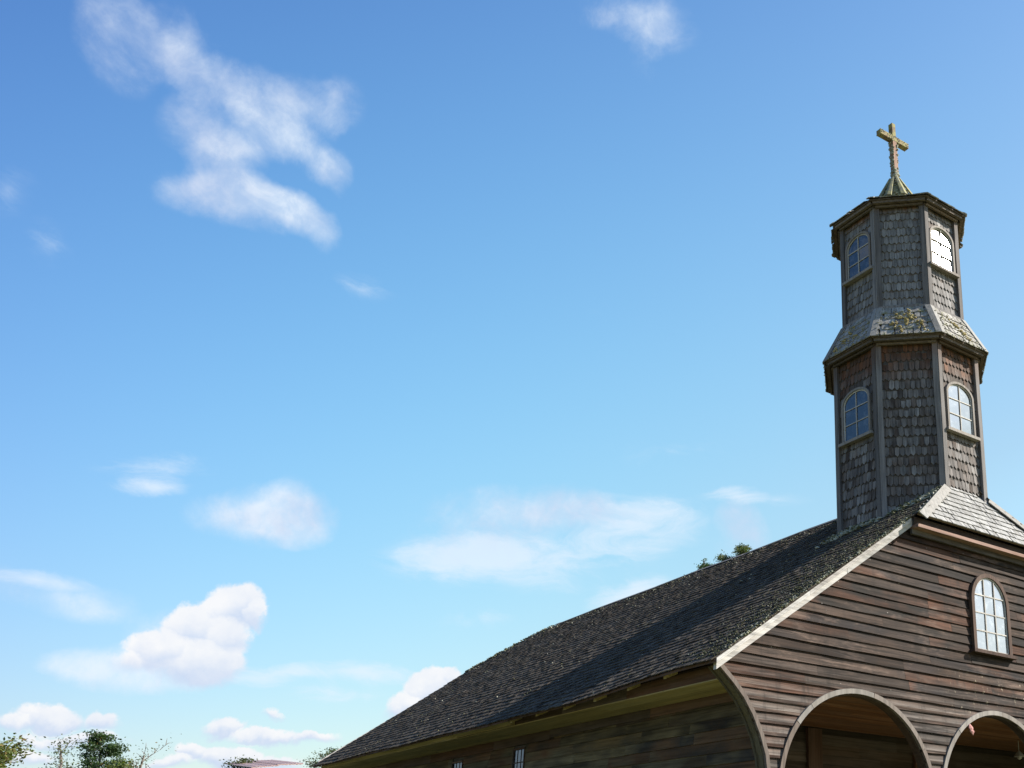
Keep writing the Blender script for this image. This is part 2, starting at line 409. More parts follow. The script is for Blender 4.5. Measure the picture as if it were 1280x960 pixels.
def fresh_under(z0, z1, amt=0.9, z2=None, z3=None):
    """wood kept brown where an eave has sheltered it from rain"""
    def f(N, pos, col, r2, g1, g2):
        Z = N.n('ShaderNodeSeparateXYZ', {0: pos}).outputs[2]
        nn = N.noise(pos, 2.5, 3).outputs[0]
        Zn = N.math('ADD', Z, N.math('MULTIPLY', N.math('SUBTRACT', nn, 0.5), 0.7))
        mk = N.step(Zn, z0, z1)
        if z2:
            mk = N.math('MULTIPLY', mk, N.math('SUBTRACT', 1.0, N.step(Z, z2, z2 + .02)))
            mk = N.math('ADD', mk, N.step(Zn, z3, z3 + 0.35), clamp=True)
        br = N.mix(r2, (0.150, 0.062, 0.030), (0.050, 0.030, 0.020))
        return N.mix(N.math('MULTIPLY', mk, amt), col, br)
    return f

BROWNS = [(0.046, 0.021, 0.013), (0.022, 0.014, 0.011), (0.082, 0.036, 0.021), (0.014, 0.012, 0.011), (0.042, 0.027, 0.020), (0.028, 0.017, 0.012), (0.013, 0.011, 0.012), (0.070, 0.030, 0.017)]
M = {}
M['front_board'] = wood('front_board_wood', BROWNS, (0.048, 0.037, 0.032), 0.35, 'x', stain=front_stain, bump=0.5, rough=0.8, spec=0.12, contrast=1.6)
M['front_dark'] = wood('front_backing_wood', [(0.035, 0.025, 0.020), (0.049, 0.035, 0.028)], grey_amt=0.2, axis='x')
M['side_board'] = wood('side_wall_wood', [(0.125, 0.082, 0.036), (0.055, 0.043, 0.027), (0.161, 0.125, 0.069), (0.035, 0.029, 0.025), (0.105, 0.055, 0.029), (0.137, 0.113, 0.069), (0.062, 0.043, 0.027)], (0.148, 0.137, 0.112), 0.12, 'y', bump=0.4, spec=.1)
M['soffit'] = wood('soffit_wood', [(0.394, 0.302, 0.139), (0.325, 0.244, 0.104), (0.441, 0.348, 0.174)], (0.232, 0.209, 0.128), 0.45, 'y', bump=0.25, contrast=.6)
M['fascia_dark'] = wood('cornice_wood', [(0.094, 0.044, 0.025), (0.062, 0.037, 0.025)], grey_amt=0.15, axis='y')
M['hip_fascia'] = wood('front_cornice_wood', [(0.036, 0.022, 0.015), (0.027, 0.018, 0.013)], grey_amt=0.4, axis='x')
M['moulding'] = wood('moulding_wood', [(0.210, 0.098, 0.066), (0.252, 0.140, 0.105)], (0.294, 0.252, 0.224), 0.6, 'x')
M['trim'] = wood('pale_trim_wood', [(0.155, 0.133, 0.118), (0.191, 0.173, 0.155), (0.126, 0.100, 0.086)], (0.242, 0.225, 0.210), 0.7, 'z', contrast=.7, grain=.3)
M['trim_dark'] = wood('edge_trim_wood', [(0.098, 0.075, 0.062), (0.130, 0.104, 0.091)], (0.176, 0.153, 0.137), 0.6, 'z', contrast=.7)
M['trim_olive'] = wood('lining_wood', [(0.090, 0.071, 0.038), (0.068, 0.054, 0.034)], (0.105, 0.094, 0.068), 0.4, 'z', contrast=.7)
M['barge'] = wood('bargeboard_wood', [(0.331, 0.301, 0.276), (0.361, 0.342, 0.321), (0.292, 0.261, 0.241)], (0.371, 0.361, 0.351), 0.7, 'x', contrast=1.0, grain=.6)
M['casing'] = wood('front_window_casing_wood', [(0.056, 0.030, 0.022), (0.073, 0.045, 0.033)], (0.134, 0.106, 0.090), 0.45, 'z')
M['muntin'] = wood('muntin_paint', [(0.389, 0.367, 0.335), (0.454, 0.432, 0.400)], (0.270, 0.238, 0.216), 0.5, 'z', contrast=.5)
M['portico'] = wood('portico_ceiling_wood', [(0.192, 0.088, 0.040), (0.160, 0.072, 0.032), (0.224, 0.104, 0.048)], grey_amt=0.1, axis='x', bump=.2, contrast=.7)
M['portico_wall'] = wood('portico_wall_wood', [(0.07, 0.045, 0.032), (0.05, 0.035, 0.03)], grey_amt=0.15, axis='x')
M['post'] = wood('portico_post_wood', [(0.136, 0.068, 0.044), (0.112, 0.056, 0.036)], grey_amt=0.15, axis='z')
GREYS = [(0.120, 0.103, 0.094), (0.048, 0.034, 0.027), (0.190, 0.178, 0.172), (0.085, 0.062, 0.049), (0.140, 0.124, 0.116), (0.066, 0.046, 0.036), (0.165, 0.152, 0.146), (0.040, 0.029, 0.024)]
M['wall_shingle'] = wood('wall_shingle_wood', GREYS, (0.20, 0.19, 0.19), 0.35, 'z', stain=tower_weather, bump=0.6, spec=.2, contrast=1.05)
M['tower_post'] = wood('corner_board_wood', [(0.104, 0.093, 0.089), (0.135, 0.122, 0.120)], (0.184, 0.174, 0.171), 0.6, 'z', stain=fresh_under(10.3, 11.0, .45, 11.2, 14.5), bump=.5)
M['tower_core'] = wood('tower_backing_wood', [(0.09, 0.07, 0.06), (0.06, 0.05, 0.045)], grey_amt=.1, axis='z')
M['tower_case'] = wood('tower_window_casing_wood', [(0.160, 0.132, 0.114), (0.198, 0.174, 0.155)], (0.235, 0.222, 0.208), 0.5, 'z', contrast=.6)
M['hip_shingle'] = wood('hip_roof_shingle_wood', [(0.197, 0.193, 0.188), (0.236, 0.233, 0.226), (0.170, 0.164, 0.157), (0.262, 0.259, 0.256)], (0.275, 0.272, 0.269), 0.4, 'z', bump=.4, contrast=.6)
M['skirt_shingle'] = wood('skirt_shingle_wood', [(0.209, 0.196, 0.177), (0.273, 0.260, 0.241), (0.145, 0.132, 0.121)], (0.305, 0.297, 0.281), 0.4, 'z', moss=.5, moss_col=(0.128, 0.124, 0.068), bump=.4)
M['hip_board'] = wood('hip_board_wood', [(0.177, 0.165, 0.151), (0.219, 0.209, 0.195)], (0.240, 0.235, 0.225), 0.6, 'z', contrast=.6)
M['eave_dark'] = wood('tower_eave_wood', [(0.085, 0.065, 0.05), (0.11, 0.075, 0.05)], grey_amt=.15, axis='x')
M['roof_shingle'] = wood('roof_shingle_wood', [(0.050, 0.040, 0.031), (0.034, 0.028, 0.023), (0.068, 0.054, 0.042), (0.020, 0.017, 0.015)], (0.112, 0.098, 0.082), 0.55, 'x', moss=.12, moss_col=(0.07, 0.068, 0.032), bump=.4, contrast=1.0, rough=.95, spec=.06)
M['ridge'] = wood('ridge_board_wood', [(0.144, 0.086, 0.065), (0.108, 0.094, 0.083), (0.173, 0.137, 0.119)], grey_amt=.4, axis='y', moss=.4, moss_col=(0.180, 0.144, 0.072))
M['cross'] = wood('cross_wood', [(0.173, 0.119, 0.071), (0.162, 0.108, 0.065)], (0.189, 0.162, 0.108), 0.3, 'z', moss=1.0, moss_col=(0.175, 0.160, 0.060))
M['cross_core'] = wood('cross_post_wood', [(0.270, 0.158, 0.112)], (0.300, 0.247, 0.203), 0.4, 'z', moss=.25)
M['spire'] = wood('spire_board_wood', [(0.190, 0.184, 0.122), (0.157, 0.150, 0.095)], (0.234, 0.234, 0.184), 0.4, 'z', moss=1.0, moss_col=(0.19, 0.175, 0.08))

def lumpy(name, c1, c2, rough=.95):
    mt, N, bs = new_mat(name)
    ge = N.n('ShaderNodeNewGeometry')
    nn = N.noise(ge.outputs['Position'], 30, 5, .7).outputs[0]
    f = N.math('ADD', N.math('MULTIPLY', nn, .6), N.math('MULTIPLY', ge.outputs['Random Per Island'], .5), clamp=True)
    N.put(bs, 'Base Color', N.mix(f, c1, c2))
    bs.inputs['Roughness'].default_value = rough
    bp = N.n('ShaderNodeBump', {'Strength': .8, 'Distance': .02, 'Height': nn})
    N.put(bs, 'Normal', bp)
    return mt
M['lichen'] = lumpy('pale_lichen', (0.15, 0.145, 0.09), (0.38, 0.375, 0.30))
M['lichen_gold'] = lumpy('golden_lichen', (0.26, 0.19, 0.055), (0.44, 0.38, 0.21))
M['moss'] = lumpy('olive_moss', (0.045, 0.045, 0.02), (0.15, 0.15, 0.075))
M['cloth'] = lumpy('faded_pink_cloth', (0.30, 0.10, 0.09), (0.42, 0.24, 0.22))
M['metal'] = lumpy('grey_lamp_metal', (0.25, 0.25, 0.25), (0.4, 0.4, 0.4), .5)

def glass(name, rough=0.02, tint=(0.012, 0.016, 0.024), ior=1.9):
    mt, N, bs = new_mat(name)
    ge = N.n('ShaderNodeNewGeometry')
    bs.inputs['Base Color'].default_value = (*tint, 1)
    bs.inputs['Roughness'].default_value = rough
    bs.inputs['IOR'].default_value = ior
    bs.inputs['Specular IOR Level'].default_value = 0.5
    dirt = N.noise(ge.outputs['Position'], 7.0, 6, .7).outputs[0]
    N.put(bs, 'Base Color', N.mix(N.step(dirt, .45, .75), tint, tuple(t * 2.2 + .05 for t in tint)))
    N.put(bs, 'Roughness', N.math('MULTIPLY_ADD', N.step(dirt, .4, .8), .12, rough))
    nn = N.noise(ge.outputs['Position'], 3.2, 2, .4).outputs[0]
    bp = N.n('ShaderNodeBump', {'Strength': .12, 'Distance': .02, 'Height': nn})
    N.put(bs, 'Normal', bp)
    return mt
M['glass'] = glass('old_window_glass', .05, ior=1.75)
M['glass_sky_pale'] = glass('sky_pale_window_glass', .10, ior=3.3, tint=(0.10, 0.105, 0.11))  # pale tint and high index put the mirrored cloud's brightness into these panes
M['glass_front'] = glass('bright_window_glass', .06, ior=3.1)  # brighter copy of the old glass: raised index whitens the sky it mirrors

def grass_mat():
    mt, N, bs = new_mat('meadow_grass')
    ge = N.n('ShaderNodeNewGeometry')
    p = ge.outputs['Position']
    a = N.noise(p, .25, 6, .6).outputs[0]
    b = N.noise(p, 9.0, 6, .7).outputs[0]
    c = N.mix(a, (0.075, 0.095, 0.024), (0.12, 0.125, 0.042))
    c = N.mix(N.step(b, .4, .65), c, (0.16, 0.16, 0.06))
    N.put(bs, 'Base Color', c)
    bs.inputs['Roughness'].default_value = .9
    bp = N.n('ShaderNodeBump', {'Strength': .8, 'Distance': .06, 'Height': b})
    N.put(bs, 'Normal', bp)
    return mt
M['grass'] = grass_mat()

def leaf_mat(name, cols, bright=1.0):
    mt, N, bs = new_mat(name)
    ge = N.n('ShaderNodeNewGeometry')
    r = ge.outputs['Random Per Island']
    n = len(cols)
    c = N.ramp(r, [((i + .5) / n, tuple(v * bright for v in q)) for i, q in enumerate(cols)])
    N.put(bs, 'Base Color', c)
    bs.inputs['Roughness'].default_value = .6
    bs.inputs['Specular IOR Level'].default_value = .3
    tr = N.n('ShaderNodeBsdfTranslucent', {'Color': N.mix(1.0, c, (1.2, 1.3, .5), 'MULTIPLY')})
    mx = N.n('ShaderNodeMixShader', {0: .3, 1: bs.outputs[0], 2: tr.outputs[0]})
    out = [q for q in N.t.nodes if q.type == 'OUTPUT_MATERIAL'][0]
    N.put(out, 0, mx)
    return mt
M['leaf_dark'] = leaf_mat('dark_green_leaves', [(0.035, 0.075, 0.025), (0.055, 0.10, 0.035), (0.03, 0.06, 0.025), (0.075, 0.12, 0.04)], 0.80)
M['leaf_light'] = leaf_mat('yellow_green_leaves', [(0.13, 0.17, 0.035), (0.18, 0.22, 0.06), (0.09, 0.13, 0.03), (0.22, 0.23, 0.07)], 0.62)
M['leaf_grey'] = leaf_mat('olive_green_leaves', [(0.07, 0.10, 0.04), (0.10, 0.13, 0.055), (0.13, 0.14, 0.06), (0.05, 0.075, 0.035)], 0.75)
M['leaf_rust'] = leaf_mat('rusty_leaves', [(0.20, 0.13, 0.04), (0.15, 0.13, 0.04), (0.24, 0.16, 0.06)], 0.60)
M['bark'] = wood('bark', [(0.10, 0.085, 0.07), (0.13, 0.11, 0.09)], grey_amt=.3, axis='z')
M['shed_roof'] = lumpy('rusty_roof_sheet', (0.30, 0.17, 0.14), (0.45, 0.33, 0.30), .6)
M['shed_wall'] = wood('shed_wall_wood', [(0.14, 0.11, 0.09), (0.2, 0.17, 0.14)], axis='z')

# ------------------------------------------------------------------ mesh helpers
def link(name, me, mat=None, parent=None, mw=None):
    o = bpy.data.objects.new(name, me)
    COL.objects.link(o)
    if mat is not None and me is not None and not me.materials:
        me.materials.append(mat)
    if parent is not None:
        o.parent = parent
        loc = Vector((0, 0, 0))
        q = parent
        while q is not None:                       # only translations stand above a part
            loc += q.location
            q = q.parent
        o.matrix_parent_inverse = Matrix.Translation(-loc) if parent.parent is None else Matrix.Identity(4)
    if mw is not None:
        o.matrix_basis = mw
    return o

class Mesh:
    """collects polygons; build() makes ONE mesh object of them"""
    def __init__(s):
        s.v, s.f = [], []
    def add(s, vs, fs):
        b = len(s.v)
        s.v += [tuple(v) for v in vs]
        s.f += [tuple(i + b for i in f) for f in fs]
        return s
    def prism(s, a, b):
        """solid between two equal rings of points (front a, back b)"""
        n = len(a)
        fs = [tuple(range(n)), tuple(range(2 * n - 1, n - 1, -1))]
        fs += [(i, i + n, (i + 1) % n + n, (i + 1) % n) for i in range(n)]
        return s.add(list(a) + list(b), fs)
    def box(s, fr, s0, s1, t0, t1, n0, n1):
        a = [fr(p, q, n1) for p, q in ((s0, t0), (s1, t0), (s1, t1), (s0, t1))]
        b = [fr(p, q, n0) for p, q in ((s0, t0), (s1, t0), (s1, t1), (s0, t1))]
        return s.prism(a, b)
    def me(s, name):
        me = bpy.data.meshes.new(name)
        me.from_pydata(s.v, [], s.f)
        bm = bmesh.new()
        bm.from_mesh(me)
        bmesh.ops.recalc_face_normals(bm, faces=bm.faces)
        bm.to_mesh(me)
        bm.free()
        return me
    def build(s, name, mat, parent=None, kind=None):
        o = link(name, s.me(name), mat, parent)
        if kind:
            o['kind'] = kind
        return o

class Frame:
    """a plane: origin, s along it, t up it, n out of it"""
    def __init__(s, o, sx, t, n):
        s.o, s.s, s.t, s.n = (Vector(q) for q in (o, sx, t, n))
        s.s.normalize(); s.t.normalize(); s.n.normalize()
    def __call__(s, a, b, c=0.0):
        return s.o + s.s * a + s.t * b + s.n * c
    def mat(s, a, b, c=0.0, tilt=0.0, spin=0.0, sc=(1, 1, 1)):
        mm = Matrix((s.s, s.t, s.n)).transposed().to_4x4()
        mm.translation = s(a, b, c)
        return mm @ Matrix.Rotation(spin, 4, 'Z') @ Matrix.Rotation(tilt, 4, 'X') @ Matrix.Diagonal((*sc, 1))

def tag(o, label, cat, group=None):
    o['label'] = label
    o['category'] = cat
    if group:
        o['group'] = group
    return o

def empty(name, loc, label, cat, group=None):
    o = bpy.data.objects.new(name, None)
    COL.objects.link(o)
    o.location = loc
    return tag(o, label, cat, group)

def ribbon(ms, fr, pts, w, n0, n1, side=1):
    """strip of width w beside a path in the plane, n0..n1 deep"""
    P = [Vector((p[0], p[1])) for p in pts]
    out = []
    for i, p in enumerate(P):
        d = Vector((0, 0))
        if i: d += (p - P[i - 1]).normalized()
        if i < len(P) - 1: d += (P[i + 1] - p).normalized()
        d.normalize()
        out.append(p + Vector((-d.y, d.x)) * w * side)
    vs, fs = [], []
    for a, b in zip(P, out):
        vs += [fr(a.x, a.y, n1), fr(b.x, b.y, n1), fr(b.x, b.y, n0), fr(a.x, a.y, n0)]
    for i in range(len(P) - 1):
        k = 4 * i
        for j in range(4):
            fs.append((k + j, k + (j + 1) % 4, k + 4 + (j + 1) % 4, k + 4 + j))
    fs += [(0, 1, 2, 3), (k + 7, k + 6, k + 5, k + 4)]
    ms.add(vs, fs)
    return ms

# a shingle: flat top, lower end cut to a blunt point (on walls) or straight (on roofs)
def shingle_proto(name, w, h, th, point, seed):
    r = random.Random(seed)
    if point:
        q = w * r.uniform(.03, .09)
        ring = [(-w / 2, h), (-w / 2, point * r.uniform(.9, 1.1)), (-q, 0.004), (q, 0), (w / 2, point * r.uniform(.9, 1.1)), (w / 2, h)]
    else:
        ring = [(-w / 2, h), (-w / 2, r.uniform(0, .008)), (w / 2, r.uniform(0, .008)), (w / 2, h)]
    ms = Mesh()
    ms.prism([Vector((x, y, th * (1 - .6 * y / h))) for x, y in ring], [Vector((x, y, 0)) for x, y in ring])
    return ms.me(name)

class Layer:
    """lays shingles: the ones that show are objects of their own sharing meshes, the rest one joined mesh"""
    def __init__(s, protos):
        s.protos = protos
        s.arr = []
        for me in protos:
            v = np.array([tuple(q.co) for q in me.vertices])
            s.arr.append((v, [tuple(p.vertices) for p in me.polygons]))
        s.items = []
    def put(s, mw):
        s.items.append((mw, random.randrange(len(s.protos))))
    def flush(s, name, mat, parent, limit, rank, stuff_name):
        vis = sorted((it for it in s.items if rank(it[0]) is not None), key=lambda it: rank(it[0]))
        single = vis[:limit]
        ids = set(id(it) for it in single)
        for me in s.protos:
            if not me.materials:
                me.materials.append(mat)
        for mw, k in single:
            link(name, s.protos[k], None, parent, mw)
        rest = [it for it in s.items if id(it) not in ids]
        if rest:
            s.join(rest, stuff_name, mat, parent)
        return len(single), len(rest)
    def join(s, rest, name, mat, parent, warp=None):
        V, Fs, b = [], [], 0
        for mw, k in rest:
            v, f = s.arr[k]
            A = np.array(mw)
            V.append(v @ A[:3, :3].T + A[:3, 3])
            Fs += [tuple(i + b for i in q) for q in f]
            b += len(v)
        V = np.concatenate(V)
        if warp is not None:
            V = warp(V)
        me = bpy.data.meshes.new(name)
        me.from_pydata(V.tolist(), [], Fs)
        o = link(name, me, mat, parent)
        o['kind'] = 'stuff'
        return o

def blob_mesh(name, pts, mat, parent, kind='stuff', flat=.6):
    """tufts of moss or lichen: small lumpy solids at the given (place, size)"""
    bm0 = bmesh.new()
    bmesh.ops.create_icosphere(bm0, subdivisions=1, radius=1)
    v0 = np.array([tuple(v.co) for v in bm0.verts])
    f0 = [tuple(v.index for v in f.verts) for f in bm0.faces]
    bm0.free()
    V, Fs, b = [], [], 0
    for p, s_ in pts:
        k = v0 * rng.uniform(.55, 1.2, (len(v0), 1)) * s_ * rng.uniform(.7, 1.3, 3)
        k[:, 2] *= flat
        V.append(k + np.array(p))
        Fs += [tuple(i + b for i in q) for q in f0]
        b += len(v0)
    me = bpy.data.meshes.new(name)
    me.from_pydata(np.concatenate(V).tolist(), [], Fs)
    o = link(name, me, mat, parent)
    o['kind'] = kind
    return o

# ------------------------------------------------------------------ ground
g = Mesh()
NG = 40
for i in range(NG + 1):
    for j in range(NG + 1):
        # cells widen away from the church
        fx = (i / NG * 2 - 1); fy = (j / NG * 2 - 1)
        X = 10 + math.copysign(abs(fx) ** 3 * 1200 + abs(fx) * 30, fx)
        Y = 10 + math.copysign(abs(fy) ** 3 * 1200 + abs(fy) * 30, fy)
        rr_ = math.hypot(X - 7, Y - 8)
        Z = GROUND + (0 if rr_ < 22 else .35 * mnoise.noise(Vector((X * .03, Y * .03, 0))) * min(1, (rr_ - 22) / 20))
        g.v.append((X, Y, Z - .002))
for i in range(NG):
    for j in range(NG):
        a = i * (NG + 1) + j
        g.f.append((a, a + NG + 1, a + NG + 2, a + 1))
ground = g.build('ground', M['grass'])
ground['kind'] = 'structure'

# ------------------------------------------------------------------ church
XC = 6.777                      # middle of the front
WALL = 1.10                     # outer face of the left nave wall
DEPTH = 20.75
church = empty('church', (XC, 0, GROUND), 'dark timber church with shingled octagonal bell tower and cross', 'church')
FR = Frame((0, 0, 0), (1, 0, 0), (0, 0, 1), (0, -1, 0))            # the front: s = x, t = z
LW = Frame((WALL, 0, 0), (0, -1, 0), (0, 0, 1), (-1, 0, 0))        # left wall: s = -y

CURVE = [(1.035, 1.55), (1.0, 1.80), (0.90, 2.09), (0.745, 2.40), (0.56, 2.66), (0.36, 2.86), (0.17, 3.02), (0.04, 3.13)]
RK0 = 3.14                      # rake: z = RK0 + RS * x
RS = 0.725
TOPZ = 6.52
def left_edge(z):
    if z < CURVE[0][1]: return CURVE[0][0]
    for (xa, za), (xb, zb) in zip(CURVE, CURVE[1:]):
        if z <= zb: return xa + (xb - xa) * (z - za) / (zb - za)
    return max(0.03, (z - RK0) / RS)
ARCHES = [(3.11, 1.30, 1.75, 1.69), (XC, 1.28, 1.63, 1.70), (2 * XC - 3.11, 1.30, 1.75, 1.69)]   # centre, spring, half width, rise
WIN = (XC + .005, 4.21, 5.20, 5.80, 0.56)      # centre, sill, spring, apex, half width (outside of casing)
def arch_half(a, z):
    c, sp, hw, ri = a
    if z <= sp: return hw
    q = (z - sp) / ri
    return hw * math.sqrt(max(0, 1 - q * q)) if q < 1 else 0
def win_half(z, w=WIN):
    c, z0, zs, za, hw = w
    if z < z0 or z > za: return 0
    if z <= zs: return hw
    q = (z - zs) / (za - zs)
    return hw * math.sqrt(max(0, 1 - q * q))

def row_pieces(z0, z1, cuts, grow=0.0, n=9):
    """pieces of one course of the front between z0 and z1: lists of (z, left x, right x)"""
    zs = [z0 + (z1 - z0) * i / (n - 1) for i in range(n)]
    xl = [left_edge(z) for z in zs]
    xr = [2 * XC - x for x in xl]
    ops = []
    for a in ARCHES:
        if z0 < a[1] + a[3]: ops.append((a[0], [arch_half(a, z) - grow if arch_half(a, z) > 0 else 0 for z in zs]))
    if z1 > WIN[1] and z0 < WIN[3]:
        ops.append((WIN[0], [max(0, win_half(z) - grow - .02) for z in zs]))
    ops.sort(key=lambda q: q[0])
    bounds = [xl]
    for c, h in ops:
        bounds += [[c - q for q in h], [c + q for q in h]]
    bounds.append(xr)
    out = []
    for L, Rr in zip(bounds[::2], bounds[1::2]):
        seg = [L]
        for c in sorted(cuts):
            if max(L) + .12 < c < min(Rr) - .12:
                seg += [[c - .002] * n, [c + .002] * n]
        seg.append(Rr)
        for a, b in zip(seg[::2], seg[1::2]):
            pc = [(z, p, q) for z, p, q in zip(zs, a, b) if q - p > .003]
            if len(pc) > 1 and max(q - p for _, p, q in pc) > .04:
                out.append(pc)
    return out

def board_mesh(ms, fr, pc, nb0, nb1, nback, wave=None):
    """lapped board from a piece: stands nb0 proud at its lower edge, nb1 at its upper; wave = seed of a slight ripple"""
    z0, z1 = pc[0][0], pc[-1][0]
    fn = lambda z: nb0 + (nb1 - nb0) * (z - z0) / max(1e-6, z1 - z0)
    if wave is None:
        ring = [(p, z, fn(z)) for z, p, q in pc] + [(q, z, fn(z)) for z, p, q in reversed(pc)]
    else:
        dz = lambda x: .0055 * math.sin(x * 1.9 + wave) + .003 * math.sin(x * 5.3 + wave * 2.7)
        dn = lambda x: .004 * math.sin(x * 3.1 + wave * 1.3) + .002 * math.sin(x * 9 + wave)
        ring = [(p, z + dz(p), fn(z) + dn(p) * (z < z1)) for z, p, q in pc]
        (_, pa, qa), (_, pb, qb) = pc[-1], pc[0]
        k = max(0, int((qa - pa) / .35))
        for i in range(1, k + 1):
            x = pa + (qa - pa) * i / (k + 1); ring.append((x, z1 + dz(x), fn(z1)))
        ring += [(q, z + dz(q), fn(z) + dn(q) * (z < z1)) for z, p, q in reversed(pc)]
        k = max(0, int((qb - pb) / .35))
        for i in range(1, k + 1):
            x = qb + (pb - qb) * i / (k + 1); ring.append((x, z0 + dz(x), fn(z0) + dn(x)))
    ms.prism([fr(x, z, n_) for x, z, n_ in ring], [fr(x, z, nback) for x, z, n_ in ring])

front = Mesh()
PITCH_B = 0.181
def rowz(i): return 5.922 - .181 * 41 + .181 * i          # lower edges of the courses
z = GROUND
for i in range(60):
    z0 = GROUND + .22 + i * .14
    z1 = z0 + .14
    if z1 > TOPZ + .05: break
    for pc in row_pieces(z0, z1, [], grow=-.012, n=5):
        board_mesh(front, FR, pc, -.006, -.006, -.125)
for a, b in ((1.03, 3.11 - 1.75), (3.11 + 1.75, XC - 1.63), (XC + 1.63, 2 * XC - 3.11 - 1.75), (2 * XC - 3.11 + 1.75, 2 * XC - 1.03)):
    front.box(FR, a, b, GROUND - .05, GROUND + .22, -.125, -.006)
front_wall = front.build('front_wall', M['front_dark'], church)

# board joints read off the photograph: course index -> x of joints
rb = random.Random(11)
JOINTS = {}
low = Mesh()
nboards = 0
for i in range(0, 46):
    z0 = rowz(i) + .0; z1 = z0 + PITCH_B + .012
    if z0 < GROUND: z0 = GROUND
    if z1 > TOPZ: z1 = TOPZ
    if z1 - z0 < .05: continue
    cuts = []
    x = left_edge(z0) + rb.uniform(1.6, 4.2)
    while x < 12.5:
        cuts.append(x)
        x += rb.uniform(2.2, 4.6)
    if i < 36 and rb.random() < .55: cuts.append(8.6)
    sag = rb.uniform(-.004, .004)
    for pc in row_pieces(z0, z1, cuts):
        mid = pc[len(pc) // 2]
        jig = rb.uniform(-.004, .006)
        pc = [(zz + jig * .6 + sag, p, q) for zz, p, q in pc]
        seen = any(in_frame(FR(x_, mid[0], 0), 4) for x_ in (mid[1] + .02, (mid[1] + mid[2]) / 2, mid[2] - .02))
        tgt = Mesh() if seen else low
        board_mesh(tgt, FR, pc, .035 + jig, .006, -.004, wave=i * 1.7)
        if seen:
            tgt.build('board', M['front_board'], front_wall)
            nboards += 1
low.build('lower_boards', M['front_board'], front_wall, 'stuff')

# arch surrounds: each ring is made of separate curved pieces, jointed as in the photograph
def arch_pts(a, t0, t1, n, off=0.0):
    c, sp, hw, ri = a
    return [(c - (hw + off) * math.cos(t), sp + (ri + off) * math.sin(t)) for t in np.linspace(t0, t1, n)]
mt_dark = ['trim_dark', 'trim', 'trim', 'trim_dark', 'trim_dark']
for ai, a in enumerate(ARCHES):
    c, sp, hw, ri = a
    joints = [(0, R(38)), (R(38), R(52)), (R(52), R(101)), (R(101), R(150)), (R(150), R(180))] if ai == 0 else [(0, R(48)), (R(48), R(95)), (R(95), R(140)), (R(140), R(180))]
    for k, (t0, t1) in enumerate(joints):
        ms = ribbon(Mesh(), FR, arch_pts(a, t0 + .002, t1 - .002, 12), .085, .0, .060 + .002 * (k % 2), side=1)
        ms.build('arch_trim', M[mt_dark[k] if ai == 0 else 'trim'], front_wall)
    for sgn in (-1, 1):
        x0 = c + sgn * hw
        ms = Mesh().box(FR, min(x0, x0 + sgn * .085), max(x0, x0 + sgn * .085), GROUND, sp - .003, 0, .05)
        ms.build('arch_trim', M['trim_dark'], front_wall)
    # lining of the opening
    ms = ribbon(Mesh(), FR, [(c - hw, GROUND)] + arch_pts(a, 0, math.pi, 36) + [(c + hw, GROUND)], .022, -.14, -.004, side=-1)
    ms.build('arch_lining', M['portico_wall'], front_wall)
    # rear rib of the arcade, set back under the portico ceiling
    ms = ribbon(Mesh(), FR, [(c - hw - .02, GROUND)] + arch_pts(a, 0.0, math.pi, 30, .02) + [(c + hw + .02, GROUND)], .10, -.215, -.145, side=1)
    ms.build('rear_arch_rib', M['portico_wall'], front_wall)

# trim that follows the flared edge of the front, on both sides
for sgn, mir in ((1, lambda x: x), (-1, lambda x: 2 * XC - x)):
    cv = [(1.035, GROUND)] + [(1.035, 0.6)] + CURVE
    pts = [(mir(x), z_) for x, z_ in cv]
    ms = ribbon(Mesh(), FR, pts, .075, .0, .06, side=-sgn)
    ms.build('edge_trim', M['trim_dark'], front_wall)
    ms = ribbon(Mesh(), FR, pts, .022, -.125, -.002, side=sgn)
    ms.build('edge_lining', M['trim_olive'], front_wall)
    ms = ribbon(Mesh(), FR, [(p[0] - sgn * .004, p[1]) for p in pts[1:]], .045, -.165, -.128, side=sgn)
    ms.build('edge_lining', M['trim_olive'], front_wall)

